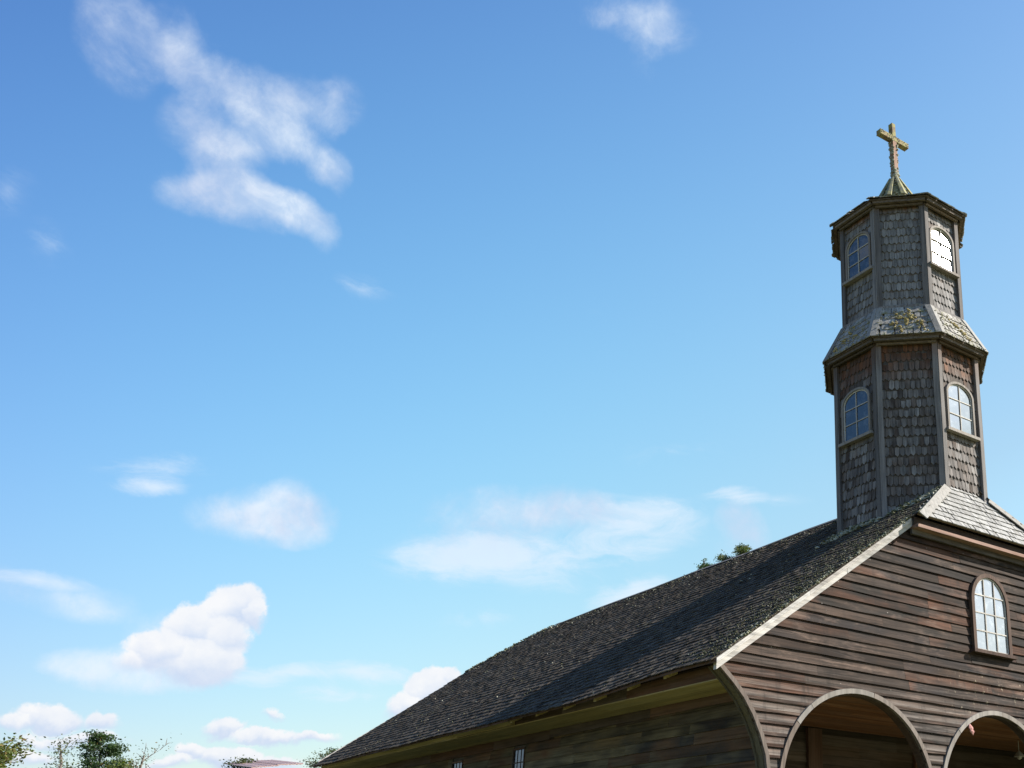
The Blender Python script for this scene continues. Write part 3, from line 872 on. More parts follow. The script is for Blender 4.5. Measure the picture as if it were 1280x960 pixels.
# ------------------------------------------------------------------ windows
def make_window(name, fr, c, z0, zs, za, hw, cols, rows, parent, case, depth=.05, cw=.075, glass_m='glass', sill=True, base_n=0.0, munt=.011, label=None, lean=(0, 0)):
    """arched window: casing (the parent mesh) > sash, sill, muntins, panes"""
    def top(x, off=0.0):
        h, r_ = hw - off, (za - zs) - off
        q = min(1, abs(x - c) / max(1e-6, h))
        return zs + max(0, r_) * math.sqrt(max(0, 1 - q * q))
    n = 22
    arc = [(c - hw * math.cos(t), zs + (za - zs) * math.sin(t)) for t in np.linspace(0, math.pi, n)]
    path = [(c - hw, z0)] + arc + [(c + hw, z0)]
    win = ribbon(Mesh(), fr, path, cw, base_n - .04, base_n + depth, side=-1).build(name, case, parent)
    if label: win['label'] = label
    ih, ir = hw - cw, (za - zs) - cw
    arc2 = [(c - ih * math.cos(t), zs + ir * math.sin(t)) for t in np.linspace(0, math.pi, n)]
    path2 = [(c - ih, z0 + .03)] + arc2 + [(c + ih, z0 + .03)]
    ribbon(Mesh(), fr, path2, .028, base_n - .05, base_n + depth - .028, side=-1).build('sash', M['muntin'], win)
    gh, gr = ih - .028, ir - .028
    zb = z0 + .05
    Mesh().box(fr, c - ih + .0285, c + ih - .0285, z0 + .012, zb, base_n - .05, base_n + depth - .03).build('bottom_rail', M['muntin'], win)
    if sill:
        Mesh().box(fr, c - hw - .07, c + hw + .07, z0 - .055, z0 + .01, base_n - .02, base_n + depth + .055).build('sill', case, win)
    gt = lambda x: zs + gr * math.sqrt(max(0, 1 - min(1, ((x - c) / gh)) ** 2))
    xs = [c - gh + 2 * gh * i / cols for i in range(cols + 1)]
    H = (zs + gr - zb)
    zr = [zb + H * i / rows for i in range(rows + 1)]
    pn = base_n + depth - .045
    rp = random.Random(int(abs(c * 100 + z0 * 10)))
    for i in range(cols):
        for j in range(rows):
            xa, xb = xs[i], xs[i + 1]
            pts = [(xa, zr[j]), (xb, zr[j])]
            tp = []
            for k in range(7):
                x = xb + (xa - xb) * k / 6
                tp.append((x, max(zr[j] + .002, min(zr[j + 1], gt(x)))))
            if max(t_[1] for t_ in tp) < zr[j] + .02: continue
            pts += tp
            tx, tz = rp.uniform(-.012, .012) - lean[0], rp.uniform(-.012, .012) - lean[1]
            off = lambda x, z_: tx * (x - (xa + xb) / 2) + tz * (z_ - (zr[j] + zr[j + 1]) / 2)
            ms = Mesh().prism([fr(x, z_, pn + off(x, z_)) for x, z_ in pts], [fr(x, z_, pn - .004 + off(x, z_)) for x, z_ in pts])
            ms.build('pane', M[glass_m], win)
    for i in range(1, cols):
        Mesh().box(fr, xs[i] - munt, xs[i] + munt, zb, gt(xs[i]) + .004, pn - .014, pn + .020).build('muntin', M['muntin'], win)
    for j in range(1, rows):
        q = max(0, (zr[j] - zs) / max(gr, 1e-6))
        w_ = gh * math.sqrt(max(0, 1 - min(1, q) ** 2)) if zr[j] > zs else gh
        for i in range(cols):
            a_, b_ = max(xs[i] + (munt if i else 0), c - w_), min(xs[i + 1] - (munt if i < cols - 1 else 0), c + w_)
            if b_ - a_ > .02:
                Mesh().box(fr, a_, b_, zr[j] - munt, zr[j] + munt, pn - .013, pn + .018).build('muntin', M['muntin'], win)
    # dark sheet standing in for the unlit room behind the glass
    Mesh().box(fr, c - hw + .02, c + hw - .02, z0 + .02, zs, base_n - .075, base_n - .07).build('dark_room_sheet', M['tower_core'], win)
    return win

make_window('front_window', FR, WIN[0], 4.20, 5.20, 5.82, 0.575, 3, 4, church, M['casing'], depth=.075, cw=.085, glass_m='glass_sky_pale', munt=.011, base_n=.02,
            label='tall round-arched window high on the front')

# ------------------------------------------------------------------ left nave wall, its boards and small windows
nave = Mesh()
nave.box(LW, -DEPTH, -.130, GROUND - .05, 3.02, -.14, -.004)
nave_wall = nave.build('nave_side_wall', M['front_dark'], church)
rb = random.Random(5)
SIDEWIN = [(-8.88, 1.45, 2.66, .30), (-12.35, 1.45, 2.62, .34)]
rest = Mesh()
for i in range(24):
    z0 = GROUND + .03 + i * .195
    z1 = z0 + .207
    if z0 > 2.85: break
    z1 = min(z1, 2.925)
    s_ = -.130
    while s_ > -DEPTH:
        e = max(-DEPTH, s_ - rb.uniform(1.2, 3.4))
        segs = [(e + .002, s_)]
        for wc, wz0, wz1, whw in SIDEWIN:
            if z1 > wz0 and z0 < wz1:
                ns = []
                for a, b in segs:
                    lo, hi = wc - whw, wc + whw
                    if b < lo or a > hi: ns.append((a, b)); continue
                    if a < lo: ns.append((a, lo))
                    if b > hi: ns.append((hi, b))
                segs = ns
        for a, b in segs:
            if b - a < .03: continue
            jig = rb.uniform(-.004, .006)
            pc = [(z0 + jig, a, b), (z1 + jig, a, b)]
            seen = in_frame(LW((a + b) / 2, z1, 0), 5) and z1 > .4
            t_ = Mesh() if seen else rest
            board_mesh(t_, LW, pc, .030 + jig, .006, -.003)
            if seen: t_.build('board', M['side_board'], nave_wall)
        s_ = e
rest.build('lower_boards', M['side_board'], nave_wall, 'stuff')

def side_window(c, z0, z1, hw):
    w = Mesh()
    for a, b, p, q in ((c - hw, c - hw + .03, z0, z1), (c + hw - .03, c + hw, z0, z1), (c - hw + .031, c + hw - .031, z1 - .03, z1), (c - hw + .031, c + hw - .031, z0, z0 + .03)):
        w.box(LW, a, b, p, q, -.02, .042)
    o = w.build('side_window', M['fascia_dark'], church)
    a, b = c - hw + .032, c + hw - .032
    zs_ = [z0 + .032 + (z1 - z0 - .064) * k / 4 for k in range(5)]
    xs = [a + (b - a) * k / 3 for k in range(4)]
    for i in range(3):
        for j in range(4):
            Mesh().box(LW, xs[i] + .001, xs[i + 1] - .001, zs_[j], zs_[j + 1], .004, .008).build('pane', M['glass'], o)
    for i in (1, 2): Mesh().box(LW, xs[i] - .006, xs[i] + .006, zs_[0], zs_[-1], .009, .018).build('muntin', M['fascia_dark'], o)
    for j in (1, 2, 3):
        for i in range(3): Mesh().box(LW, xs[i] + .011, xs[i + 1] - .011, zs_[j] - .010, zs_[j] + .010, .009, .024).build('muntin', M['fascia_dark'], o)
for q in SIDEWIN: side_window(*q)

# the other walls, out of sight
RWf = Frame((2 * XC - WALL, 0, 0), (0, 1, 0), (0, 0, 1), (1, 0, 0))
hid = Mesh()
hid.box(RWf, .130, DEPTH, GROUND - .05, 3.02, -.14, -.004)
BK = Frame((0, DEPTH, 0), (-1, 0, 0), (0, 0, 1), (0, 1, 0))
hid.box(BK, -(2 * XC - WALL), -WALL, GROUND - .05, 3.0, -.14, -.004)
hid.prism([BK(-x, z_, -.004) for x, z_ in ((.3, 3.0), (4.45, 6.2), (2 * XC - 4.45, 6.2), (2 * XC - .3, 3.0))], [BK(-x, z_, -.14) for x, z_ in ((.3, 3.0), (4.45, 6.2), (2 * XC - 4.45, 6.2), (2 * XC - .3, 3.0))])
rear_wall = hid.build('rear_walls', M['front_dark'], church)
bb = Mesh()
for i in range(24):
    z0 = GROUND + .03 + i * .195
    if z0 > 2.85: break
    board_mesh(bb, RWf, [(z0, .135, DEPTH), (z0 + .205, .135, DEPTH)], .03, .006, -.003)
    board_mesh(bb, BK, [(z0, -(2 * XC - WALL), -WALL), (z0 + .205, -(2 * XC - WALL), -WALL)], .03, .006, -.003)
i = 0
while True:
    z0 = 3.02 + i * .195
    if z0 > 6.0: break
    x0, x1 = (z0 + .2 - RK0) / RS + .15, 2 * XC - (z0 + .2 - RK0) / RS - .15
    board_mesh(bb, BK, [(z0, -x1, -x0), (z0 + .205, -x1, -x0)], .03, .006, -.003)
    i += 1
bb.build('lapped_boards', M['side_board'], rear_wall, 'stuff')

# ------------------------------------------------------------------ portico behind the arches
PB = 3.5                         # depth of the portico
PW = Frame((0, PB, 0), (1, 0, 0), (0, 0, 1), (0, -1, 0))
pw = Mesh()
pw.box(PW, WALL + .14, 2 * XC - WALL - .14, GROUND - .05, 3.0, -.12, -.004)
portico_wall = pw.build('portico_wall', M['front_dark'], church)
rest = Mesh()
for i in range(23):
    z0 = GROUND + .03 + i * .2
    z1 = min(z0 + .21, 2.94)
    if z0 > 2.8: break
    xs = [WALL + .14, 4.99, 5.36, rb.uniform(6.5, 8), rb.uniform(9, 10.2), 2 * XC - WALL - .14]
    for a, b in zip(xs, xs[1:]):
        if (a, b) == (4.99, 5.36): continue
        seen = in_frame(PW((a + b) / 2, z1, 0), 3) and a > 2.5 and b < 11
        t_ = Mesh() if seen else rest
        board_mesh(t_, PW, [(z0, a + .002, b), (z1, a + .002, b)], .028, .006, -.003)
        if seen: t_.build('board', M['portico_wall'], portico_wall)
rest.build('lower_boards', M['portico_wall'], portico_wall, 'stuff')
Mesh().box(PW, 4.985, 5.365, GROUND, 2.935, 0, .10).build('pilaster', M['post'], church)
Mesh().box(PW, 2 * XC - 5.365, 2 * XC - 4.985, GROUND, 2.935, 0, .10).build('pilaster', M['post'], church)
# panelled double door in the middle of the portico wall
door = Mesh().box(PW, XC - 1.02, XC + 1.02, GROUND, 1.15, .03, .09).build('door', M['post'], church)
for k in (-1, 1):
    for za, zb_ in ((-1.4, -.5), (-.35, .95)):
        Mesh().box(PW, XC + k * .51 - .36, XC + k * .51 + .36, za, zb_, .09, .115).build('door_panel', M['post'], door)
Mesh().box(PW, XC - .012, XC + .012, GROUND, 1.15, .088, .11).build('door_bead', M['fascia_dark'], door)
ce = Mesh()
CF = Frame((0, 0, 2.985), (1, 0, 0), (0, 1, 0), (0, 0, -1))
ce.box(CF, WALL + .02, 2 * XC - WALL - .02, .13, PB + .1, -.05, -.012)
ceil = ce.build('portico_ceiling', M['front_dark'], church)
yy = .225
while yy < PB - .02:
    w = rb.uniform(.13, .17)
    y1 = min(yy + w, PB - .01)
    for a, b in ((WALL + .16, 5.2 + rb.uniform(-2, 1.5)), (None, 2 * XC - WALL - .16)):
        if a is None: a = lastb + .003
        d_ = rb.uniform(0, .004)
        Mesh().box(CF, a, b, yy + .0025, y1 - .0025, -.01, .012 + d_).build('ceiling_board', M['portico'], ceil)
        lastb = b
    yy = y1
fl = Mesh().box(Frame((0, 0, GROUND), (1, 0, 0), (0, 1, 0), (0, 0, 1)), WALL, 2 * XC - WALL, .23, DEPTH - .15, -.1, .16)
fl.build('portico_floor', M['portico_wall'], church)

# ------------------------------------------------------------------ left eave
def sag_z(x, y):
    """the old roof sags: highest by the front, lowest along the middle of the eave"""
    q = max(0.0, min(1.0, (y + .3) / 6.0))
    return -.145 * (q * q * (3 - 2 * q)) * max(0.0, 1 - x / 6.0) + .012 * math.sin(y * 1.3 + x)
EX0, EZ0 = -.10, 3.115           # underside line of the roof at the eave
cor = Mesh()
YB = 7.38
# boxed cornice beside the portico
def box_y(ms, x0, x1, y0, y1, z0, z1):
    F_ = Frame((0, 0, 0), (1, 0, 0), (0, 0, 1), (0, -1, 0))
    ms.box(F_, x0, x1, z0, z1, -y1, -y0)
    return ms
cornice = box_y(Mesh(), .235, .30, .145, YB, 2.965, 3.20).build('cornice', M['fascia_dark'], church)
ysp = [.145, 2.9, 5.3, YB]
for a, b in zip(ysp, ysp[1:]):
    box_y(Mesh(), .205, .234, a + .002, b - .002, 2.95, 3.155).build('fascia', M['fascia_dark'], cornice)
for a, b in ((.145, 4.1), (4.1, 8.9), (8.9, 13.2), (13.2, 17.1), (17.1, DEPTH - .06)):
    for k in range(4):
        x0 = .205 + (WALL - .235) * k / 4 + .0
        x1 = .205 + (WALL - .235) * (k + 1) / 4
        jit = rb.uniform(0, .003)
        box_y(Mesh(), x0 + .001, x1 - .001, a + .002, b - .002, 2.928 + jit, 2.948).build('soffit_board', M['soffit'], cornice)
# frieze board on the wall just below the soffit
for a, b in ((.17, 3.4), (3.4, YB)):
    Mesh().box(LW, -b + .002, -a - .002, 2.76, 2.927, .032, .055).build('frieze', M['fascia_dark'], cornice)
# beyond it the outer board is pale and stands lower, the frieze darker and broken
ev = box_y(Mesh(), .245, .30, YB + .004, DEPTH - .06, 2.95, 3.10).build('eave_lining', M['soffit'], church)
ys = [YB + .006]
while ys[-1] < DEPTH - .1: ys.append(min(DEPTH - .06, ys[-1] + rb.uniform(2.5, 4.5)))
for a, b in zip(ys, ys[1:]):
    j_ = rb.uniform(-.008, .008)
    box_y(Mesh(), .12, .204, a + .002, b - .002, 2.935 + j_, 2.96 + j_).build('soffit_board', M['soffit'], ev)
    Mesh().prism([(.10, a + .002, 2.962 + j_), (.24, a + .002, 2.962 + j_), (.24, a + .002, 3.10), (.07, a + .002, 3.02)],
                 [(.10, b - .002, 2.962 + j_), (.24, b - .002, 2.962 + j_), (.24, b - .002, 3.10), (.07, b - .002, 3.02)]).build('fascia', M['soffit'], ev)
    Mesh().box(LW, -b + .002, -a - .002, 2.72 + j_, 2.926, .032, .052).build('frieze', M['fascia_dark'], ev)
# rafter tails showing under the shingles
yr = 1.32
while yr < YB:
    z_ = 3.155 + sag_z(0, yr)
    Mesh().prism([(-.03, yr - .04, z_ - .07), (.2, yr - .04, z_ - .045 + .08), (.2, yr - .04, z_ + .09), (-.03, yr - .04, z_ - .01)],
                 [(-.03, yr + .04, z_ - .07), (.2, yr + .04, z_ - .045 + .08), (.2, yr + .04, z_ + .09), (-.03, yr + .04, z_ - .01)]).build('rafter_tail', M['soffit'], cornice)
    yr += 1.15

# ------------------------------------------------------------------ main roof
ca, sa = 1 / math.hypot(1, RS), RS / math.hypot(1, RS)
YF = -.19                        # front edge of the roof over the rake
HIPY, HIPZ = -.28, 6.585         # front eave of the half hip
RB_ = Frame((XC, 0, EZ0 + RS * (XC - EX0)), (0, -1, 0), (ca, 0, sa), (-sa, 0, ca))   # t = 0 at the ridge, negative down the slope
SL = (XC - EX0) / ca             # slope length
RIDGE_Z = EZ0 + RS * (XC - EX0)
def hip_front_y(z):              # front limit of the slope at height z
    if z < HIPZ: return YF
    return HIPY + (z - HIPZ) / (7.66 - HIPZ) * (.342 - HIPY)
def hip_rear_y(z):
    if z < 6.6: return DEPTH + .05
    return DEPTH + .05 - (z - 6.6) * .95 - max(0, z - 7.4) ** 2 * 1.2
def warp(V):
    V = V.copy()
    xx = np.where(V[:, 0] < XC, V[:, 0], 2 * XC - V[:, 0])
    q = np.clip((V[:, 1] + .3) / 6.0, 0, 1)
    V[:, 2] += -.145 * (q * q * (3 - 2 * q)) * np.clip(1 - xx / 6.0, 0, None) + .012 * np.sin(V[:, 1] * 1.3 + xx)
    return V
deck = Mesh()
for sgn in (1, -1):
    mx = (lambda x: x) if sgn == 1 else (lambda x: 2 * XC - x)
    ts = [i / 26 for i in range(27)]
    grid = []
    for t in ts:
        x = EX0 + (XC - EX0) * t
        z_ = EZ0 + RS * (x - EX0)
        y0, y1 = hip_front_y(z_) + (.02 if z_ < HIPZ - .1 else .16), hip_rear_y(z_) - .03
        grid.append([(mx(x), y0 + (y1 - y0) * k / 20, z_) for k in range(21)])
    for lay in (0, 1):
        b = len(deck.v)
        for row in grid:
            for p in row:
                w_ = warp(np.array([p]))[0]
                deck.v.append((w_[0], w_[1], w_[2] + (.045 if lay else 0)))
        for i in range(26):
            for j in range(20):
                a = b + i * 21 + j
                deck.f.append((a, a + 21, a + 22, a + 1))
    # eave edge
    b0 = len(deck.v)
    for j in range(21):
        for lay in (0, 1):
            p = warp(np.array([grid[0][j]]))[0]
            deck.v.append((p[0] - .001 * sgn, p[1], p[2] + (.045 if lay else 0)))
    for j in range(20):
        deck.f.append((b0 + 2 * j, b0 + 2 * j + 1, b0 + 2 * j + 3, b0 + 2 * j + 2))
main_roof = deck.build('main_roof', M['fascia_dark'], church)

protos = [shingle_proto('roof_shingle_mesh', .128 * random.uniform(.8, 1.06), .40, .017 * random.uniform(.7, 1.4), 0, 100 + i) for i in range(8)]
EXPO = .205
lay = Layer(protos)
far = Layer([shingle_proto('roof_course_mesh', .62, .40, .022, 0, 200 + i) for i in range(3)])
for side in (0, 1):
    fr_ = RB_ if side == 0 else Frame((XC, 0, RIDGE_Z), (0, 1, 0), (-ca, 0, sa), (sa, 0, ca))
    L_ = lay if side == 0 else far
    W_ = .124 if side == 0 else .60
    n = int(SL / EXPO) + 1
    for i in range(n):
        t = -SL - .035 + i * EXPO
        if t > -.13: break
        sy_ = min(1.0, (-t + .01) / .40)
        z_ = RIDGE_Z + t * sa
        y0, y1 = hip_front_y(z_ + .1), hip_rear_y(z_ + .1)
        k = y0 + W_ / 2 + (i % 2) * W_ * .0 + random.uniform(0, .03)
        while k < y1:
            w = W_ * random.uniform(.93, 1.07)
            tj = random.uniform(-.016, .016) + .018 * math.sin(k * .9 + i * .7)
            lift = .060 + random.uniform(0, .005)
            sc = (1, 1, 1)
            if random.random() < .03: tj -= .04
            s_val = -k if side == 0 else k
            L_.put(fr_.mat(s_val, t + tj, lift, tilt=-.056 + random.uniform(-.012, .012), spin=random.uniform(-.03, .03) if side == 0 else 0, sc=(1, sy_, 1)))
            k += w
lay.join(lay.items, 'roof_shingles', M['roof_shingle'], main_roof, warp)
far.join(far.items, 'roof_shingles', M['roof_shingle'], main_roof, warp)
# ridge boards
y_ = .9
while y_ < DEPTH - 2.3:
    L2 = random.uniform(1.5, 2.4)
    y2 = min(y_ + L2, DEPTH - 2.25)
    for sgn in (-1, 1):
        h0 = RIDGE_Z + .078 + random.uniform(0, .008)
        a_ = [(XC, y_, h0 + .020), (XC + sgn * .09, y_, h0 - .09 * RS + .020), (XC + sgn * .09, y_, h0 - .09 * RS + .005), (XC, y_, h0 + .005)]
        b_ = [(p[0], y2 - .01, p[2] + random.uniform(-.004, .004)) for p in a_]
        V = warp(np.array(a_ + b_))
        Mesh().prism([tuple(p) for p in V[:4]], [tuple(p) for p in V[4:]]).build('ridge_board', M['ridge'], main_roof)
    y_ = y2

# rake boards along the front (and plain ones along the rear)
def rake(yf, yb, x0, x1, dz0, dz1, mat, mir=False):
    mx = (lambda x: 2 * XC - x) if mir else (lambda x: x)
    r_ = [(mx(x0), RK0 + RS * x0 + dz0), (mx(x1), RK0 + RS * x1 + dz0), (mx(x1), RK0 + RS * x1 + dz1), (mx(x0), RK0 + RS * x0 + dz1)]
    return Mesh().prism([(x, yf, z_) for x, z_ in r_], [(x, yb, z_) for x, z_ in r_]).build('bargeboard', mat, main_roof)
XH = (HIPZ - .12 - RK0) / RS
for mir in (False, True):
    # thick lower board in three lengths, then a thinner strip lapped on its upper edge
    xs = [-.03, 2.83, 4.57]
    for a, b in zip(xs, xs[1:]):
        rake(-.115 - .004 * (a > 0), -.034, a + .002, b - .002, -.095, .085, M['barge'], mir)
    for a, b in ((-.06, 1.9), (1.9, 4.5)):
        rake(-.165, -.10, a, b - .003, .015, .095, M['barge'], mir)
for mir in (False, True):
    mx = (lambda x: 2 * XC - x) if mir else (lambda x: x)
    r_ = [(mx(0), RK0 - .12), (mx(4.6), RK0 + RS * 4.6 - .12), (mx(4.6), RK0 + RS * 4.6 + .04), (mx(0), RK0 + .04)]
    Mesh().prism([(x, DEPTH + .04, z_) for x, z_ in r_], [(x, DEPTH + .003, z_) for x, z_ in r_]).build('bargeboard', M['barge'], main_roof)

# ------------------------------------------------------------------ half hip at the front
HX0 = 4.56                       # its eave runs from here to the mirror point
hipv = Vector((0, .342 - HIPY, 7.66 - HIPZ))
HL = hipv.length
HF = Frame((XC, HIPY, HIPZ), (1, 0, 0), hipv, (0, -hipv.z, hipv.y))
hw0 = XC - HX0
def hip_hw(t): return hw0 - (hw0 - (XC - 6.046)) * t / HL
hd = Mesh()
hd.prism([HF(-hw0 + .02, 0, -.01), HF(hw0 - .02, 0, -.01), HF(.19, HL * 1.35, -.01), HF(-.19, HL * 1.35, -.01)],
         [HF(-hw0 + .02, 0, -.05), HF(hw0 - .02, 0, -.05), HF(.19, HL * 1.35, -.05), HF(-.19, HL * 1.35, -.05)])
hip_roof = hd.build('half_hip_roof', M['eave_dark'], church)
hl = Layer([shingle_proto('hip_shingle_mesh', .15 * random.uniform(.75, 1.05), .28, .020 * random.uniform(.8, 1.2), 0, 300 + i) for i in range(8)])
EXH = .158
for i in range(9):
    t = -.03 + i * EXH
    h = hip_hw(t + .22) + .015
    k = -h + .075
    while k < h - .055:
        w = .145 * random.uniform(.85, 1.1)
        hl.put(HF.mat(k, t + random.uniform(-.006, .006), .002, tilt=-.075, spin=random.uniform(-.012, .012)))
        k += w
def rank_hip(mw):
    p = mw.translation
    return (p - CAM).length if in_frame(p, 6) else None
print('hip', hl.flush('shingle', M['hip_shingle'], hip_roof, 280, rank_hip, 'hidden_shingles'))
# hip boards over both hips, a trim at the tower foot, cornice under the eave
for sgn in (-1, 1):
    for off in (0,):
        a0 = HF(sgn * (hw0 + .03), -.05, .045)
        a1 = HF(sgn * (hip_hw(HL * 1.02) + .01), HL * 1.02, .045)
        d_ = (a1 - a0).normalized()
        nrm = HF.n if off == 0 else Vector((sgn * sa, 0, ca))
        sd = d_.cross(nrm).normalized()
        if sd.dot(Vector((-sgn, 0, 0)) if off == 0 else Vector((sgn, 0.4, -.3))) < 0: sd = -sd
        wd = .19 if off == 0 else .09
        up_ = nrm * .022
        Mesh().prism([a0 + up_, a0 + up_ + sd * wd, a1 + up_ + sd * wd, a1 + up_], [a0, a0 + sd * wd, a1 + sd * wd, a1]).build('hip_board', M['hip_board'], hip_roof)
FRh = Frame((0, 0, 0), (1, 0, 0), (0, 0, 1), (0, -1, 0))
xa, xb = HX0 + .02, 2 * XC - HX0 - .02
hc = Mesh().box(FRh, xa, xb, 6.40, 6.53, .0, .14).build('front_cornice', M['hip_fascia'], church)
for a, b in ((xa + .0, 7.9), (7.9, xb)):
    Mesh().box(FRh, a + .002, b - .002, 6.385, 6.545, .142, .165).build('fascia', M['hip_fascia'], hc)
    Mesh().box(FRh, a + .002, b - .002, 6.318, 6.383, .05, .262).build('moulding', M['moulding'], hc)
    Mesh().box(FRh, a + .002, b - .002, 6.215, 6.316, .048, .10).build('moulding', M['hip_fascia'], hc)

# rear half hip, out of sight
rh = Mesh()
zt = RIDGE_Z + .03
rh.prism([(HX0, DEPTH + .06, 6.60), (2 * XC - HX0, DEPTH + .06, 6.60), (XC, DEPTH + .05 - (RIDGE_Z - 6.6) * .95, zt)],
         [(HX0, DEPTH + .06, 6.56), (2 * XC - HX0, DEPTH + .06, 6.56), (XC, DEPTH + .05 - (RIDGE_Z - 6.6) * .95, zt - .05)])
rh.build('rear_half_hip_roof', M['roof_shingle'], church)

# ------------------------------------------------------------------ tower
XT, YT = XC, 1.912
T8 = math.tan(math.pi / 8)
def faces():
    """eight faces, the first looking to the front, going round to the left"""
    for k in range(8):
        a = -math.pi / 2 - k * math.pi / 4
        n = Vector((math.cos(a), math.sin(a), 0))
        s = Vector((-math.sin(a), math.cos(a), 0))
        yield k, n, s
# k = 0 front, 1 front-left, 2 left ...

def prism8(ms, rings):
    """stack of octagons (apothem, z)"""
    b = len(ms.v)
    for ap, z_ in rings:
        R_ = ap / math.cos(math.pi / 8)
        for i in range(8):
            a = -math.pi / 2 + math.pi / 8 + i * math.pi / 4
            ms.v.append((XT + R_ * math.cos(a), YT + R_ * math.sin(a), z_))
    for r_ in range(len(rings) - 1):
        for i in range(8):
            ms.f.append((b + r_ * 8 + i, b + r_ * 8 + (i + 1) % 8, b + r_ * 8 + 8 + (i + 1) % 8, b + r_ * 8 + 8 + i))
    ms.f.append(tuple(b + i for i in range(7, -1, -1)))
    ms.f.append(tuple(b + (len(rings) - 1) * 8 + i for i in range(8)))
    return ms

wall_protos = [shingle_proto('wall_shingle_mesh', .112 * random.uniform(.86, 1.02), .31, .017 * random.uniform(.8, 1.3), .054 * random.uniform(.9, 1.1), 400 + i) for i in range(10)]

def stage(name, ap, z0, z1, zclad, ztop, wins, expo, clad_rank, limit, band=None):
    core = prism8(Mesh(), [(ap - .03, z0), (ap - .03, z1)]).build(name, M['tower_core'], church)
    hwf = ap * T8
    lay_ = Layer(wall_protos)
    for k, n, s in faces():
        fr = Frame((XT + n.x * (ap - .03), YT + n.y * (ap - .03), 0), s, (0, 0, 1), n)
        rown = 0
        z_ = zclad
        while z_ < ztop - .02:
            x_ = -hwf + .02 + (.056 if rown % 2 else 0)
            dz_row = random.uniform(-.006, .006)
            first = (rown == 0)
            while x_ < hwf - .02:
                zc_ = z_ + dz_row + random.uniform(-.004, .004)
                skip = False
                if k in wins:
                    c, wz0, wzs, wza, whw = wins[k]
                    if abs(x_ - c) < whw - .02 and wz0 - .03 < zc_ + .05 and zc_ + .10 < wzs: skip = True
                    if zc_ + .05 >= wzs - .1 and zc_ + .03 < wza and abs(x_ - c) < (whw - .03) * math.sqrt(max(0, 1 - max(0, (zc_ + .02 - wzs) / (wza - wzs)) ** 2)): skip = True
                    if abs(x_ - c) < whw - .02 and wz0 - .29 < zc_ < wz0:
                        zc_ = zc_      # tucked under the sill
                        if zc_ + .26 > wz0: 
                            lay_.put(fr.mat(x_, zc_, .006, tilt=-.070, sc=(1, max(.25, (wz0 - .01 - zc_) / .31), 1)))
                            skip = True
                if not skip:
                    sy = 1.0
                    if zc_ + .31 > ztop: sy = max(.2, (ztop - zc_) / .31)
                    lay_.put(fr.mat(x_, zc_, .006, tilt=-.070 + random.uniform(-.018, .016), spin=random.uniform(-.03, .03) if random.random() > .06 else random.uniform(-.09, .09), sc=(random.uniform(.88, 1.04), sy * random.uniform(.97, 1.03), 1)))
                x_ += .112 * random.uniform(.97, 1.03)
            z_ += expo
            rown += 1
    r = lay_.flush('shingle', M['wall_shingle'], core, limit, clad_rank, 'more_shingles')
    print(name, r)
    # corner boards: two to each corner
    for k, n, s in faces():
        for sg in (-1, 1):
            w_ = .115
            fr = Frame((XT + n.x * (ap - .03), YT + n.y * (ap - .03), 0), s, (0, 0, 1), n)
            hc_ = hwf + .012
            a, b = (sg * hc_, sg * (hc_ - w_))
            d0 = .070 + (.004 if sg > 0 else 0)
            if sg > 0 and k % 2 == 0 or sg < 0 and k % 2 == 0: d0 += .006
            # slim, slightly bowed board
            ms = Mesh()
            nz = 10
            L_ = []
            for i in range(nz + 1):
                zz = z0 + (z1 - z0) * i / nz
                wob = .006 * math.sin(zz * 2.1 + k * 1.7 + sg)
                L_.append([fr(a + (hc_ and 0), zz, d0), fr(b + wob * sg, zz, d0), fr(b + wob * sg, zz, 0), fr(a, zz, 0)])
            vs = [p for q in L_ for p in q]
            fs = [(0, 1, 2, 3)]
            for i in range(nz):
                for j in range(4):
                    fs.append((4 * i + j, 4 * i + (j + 1) % 4, 4 * i + 4 + (j + 1) % 4, 4 * i + 4 + j))
            fs.append((4 * nz + 3, 4 * nz + 2, 4 * nz + 1, 4 * nz))
            ms.add(vs, fs)
            ms.build('corner_board', M['tower_post'], core)
    return core

def rank_lower(mw):
    p = mw.translation
    if not in_frame(p, 3): return None
    n = Vector((mw[0][2], mw[1][2], mw[2][2]))
    f = n.dot((CAM - p).normalized())
    if f < .15 or p.z < RIDGE_Z - 1.3: return None
    if p.z < EZ0 + RS * min(p.x, 2 * XC - p.x) : return None
    return (p - CAM).length ** 2 / f

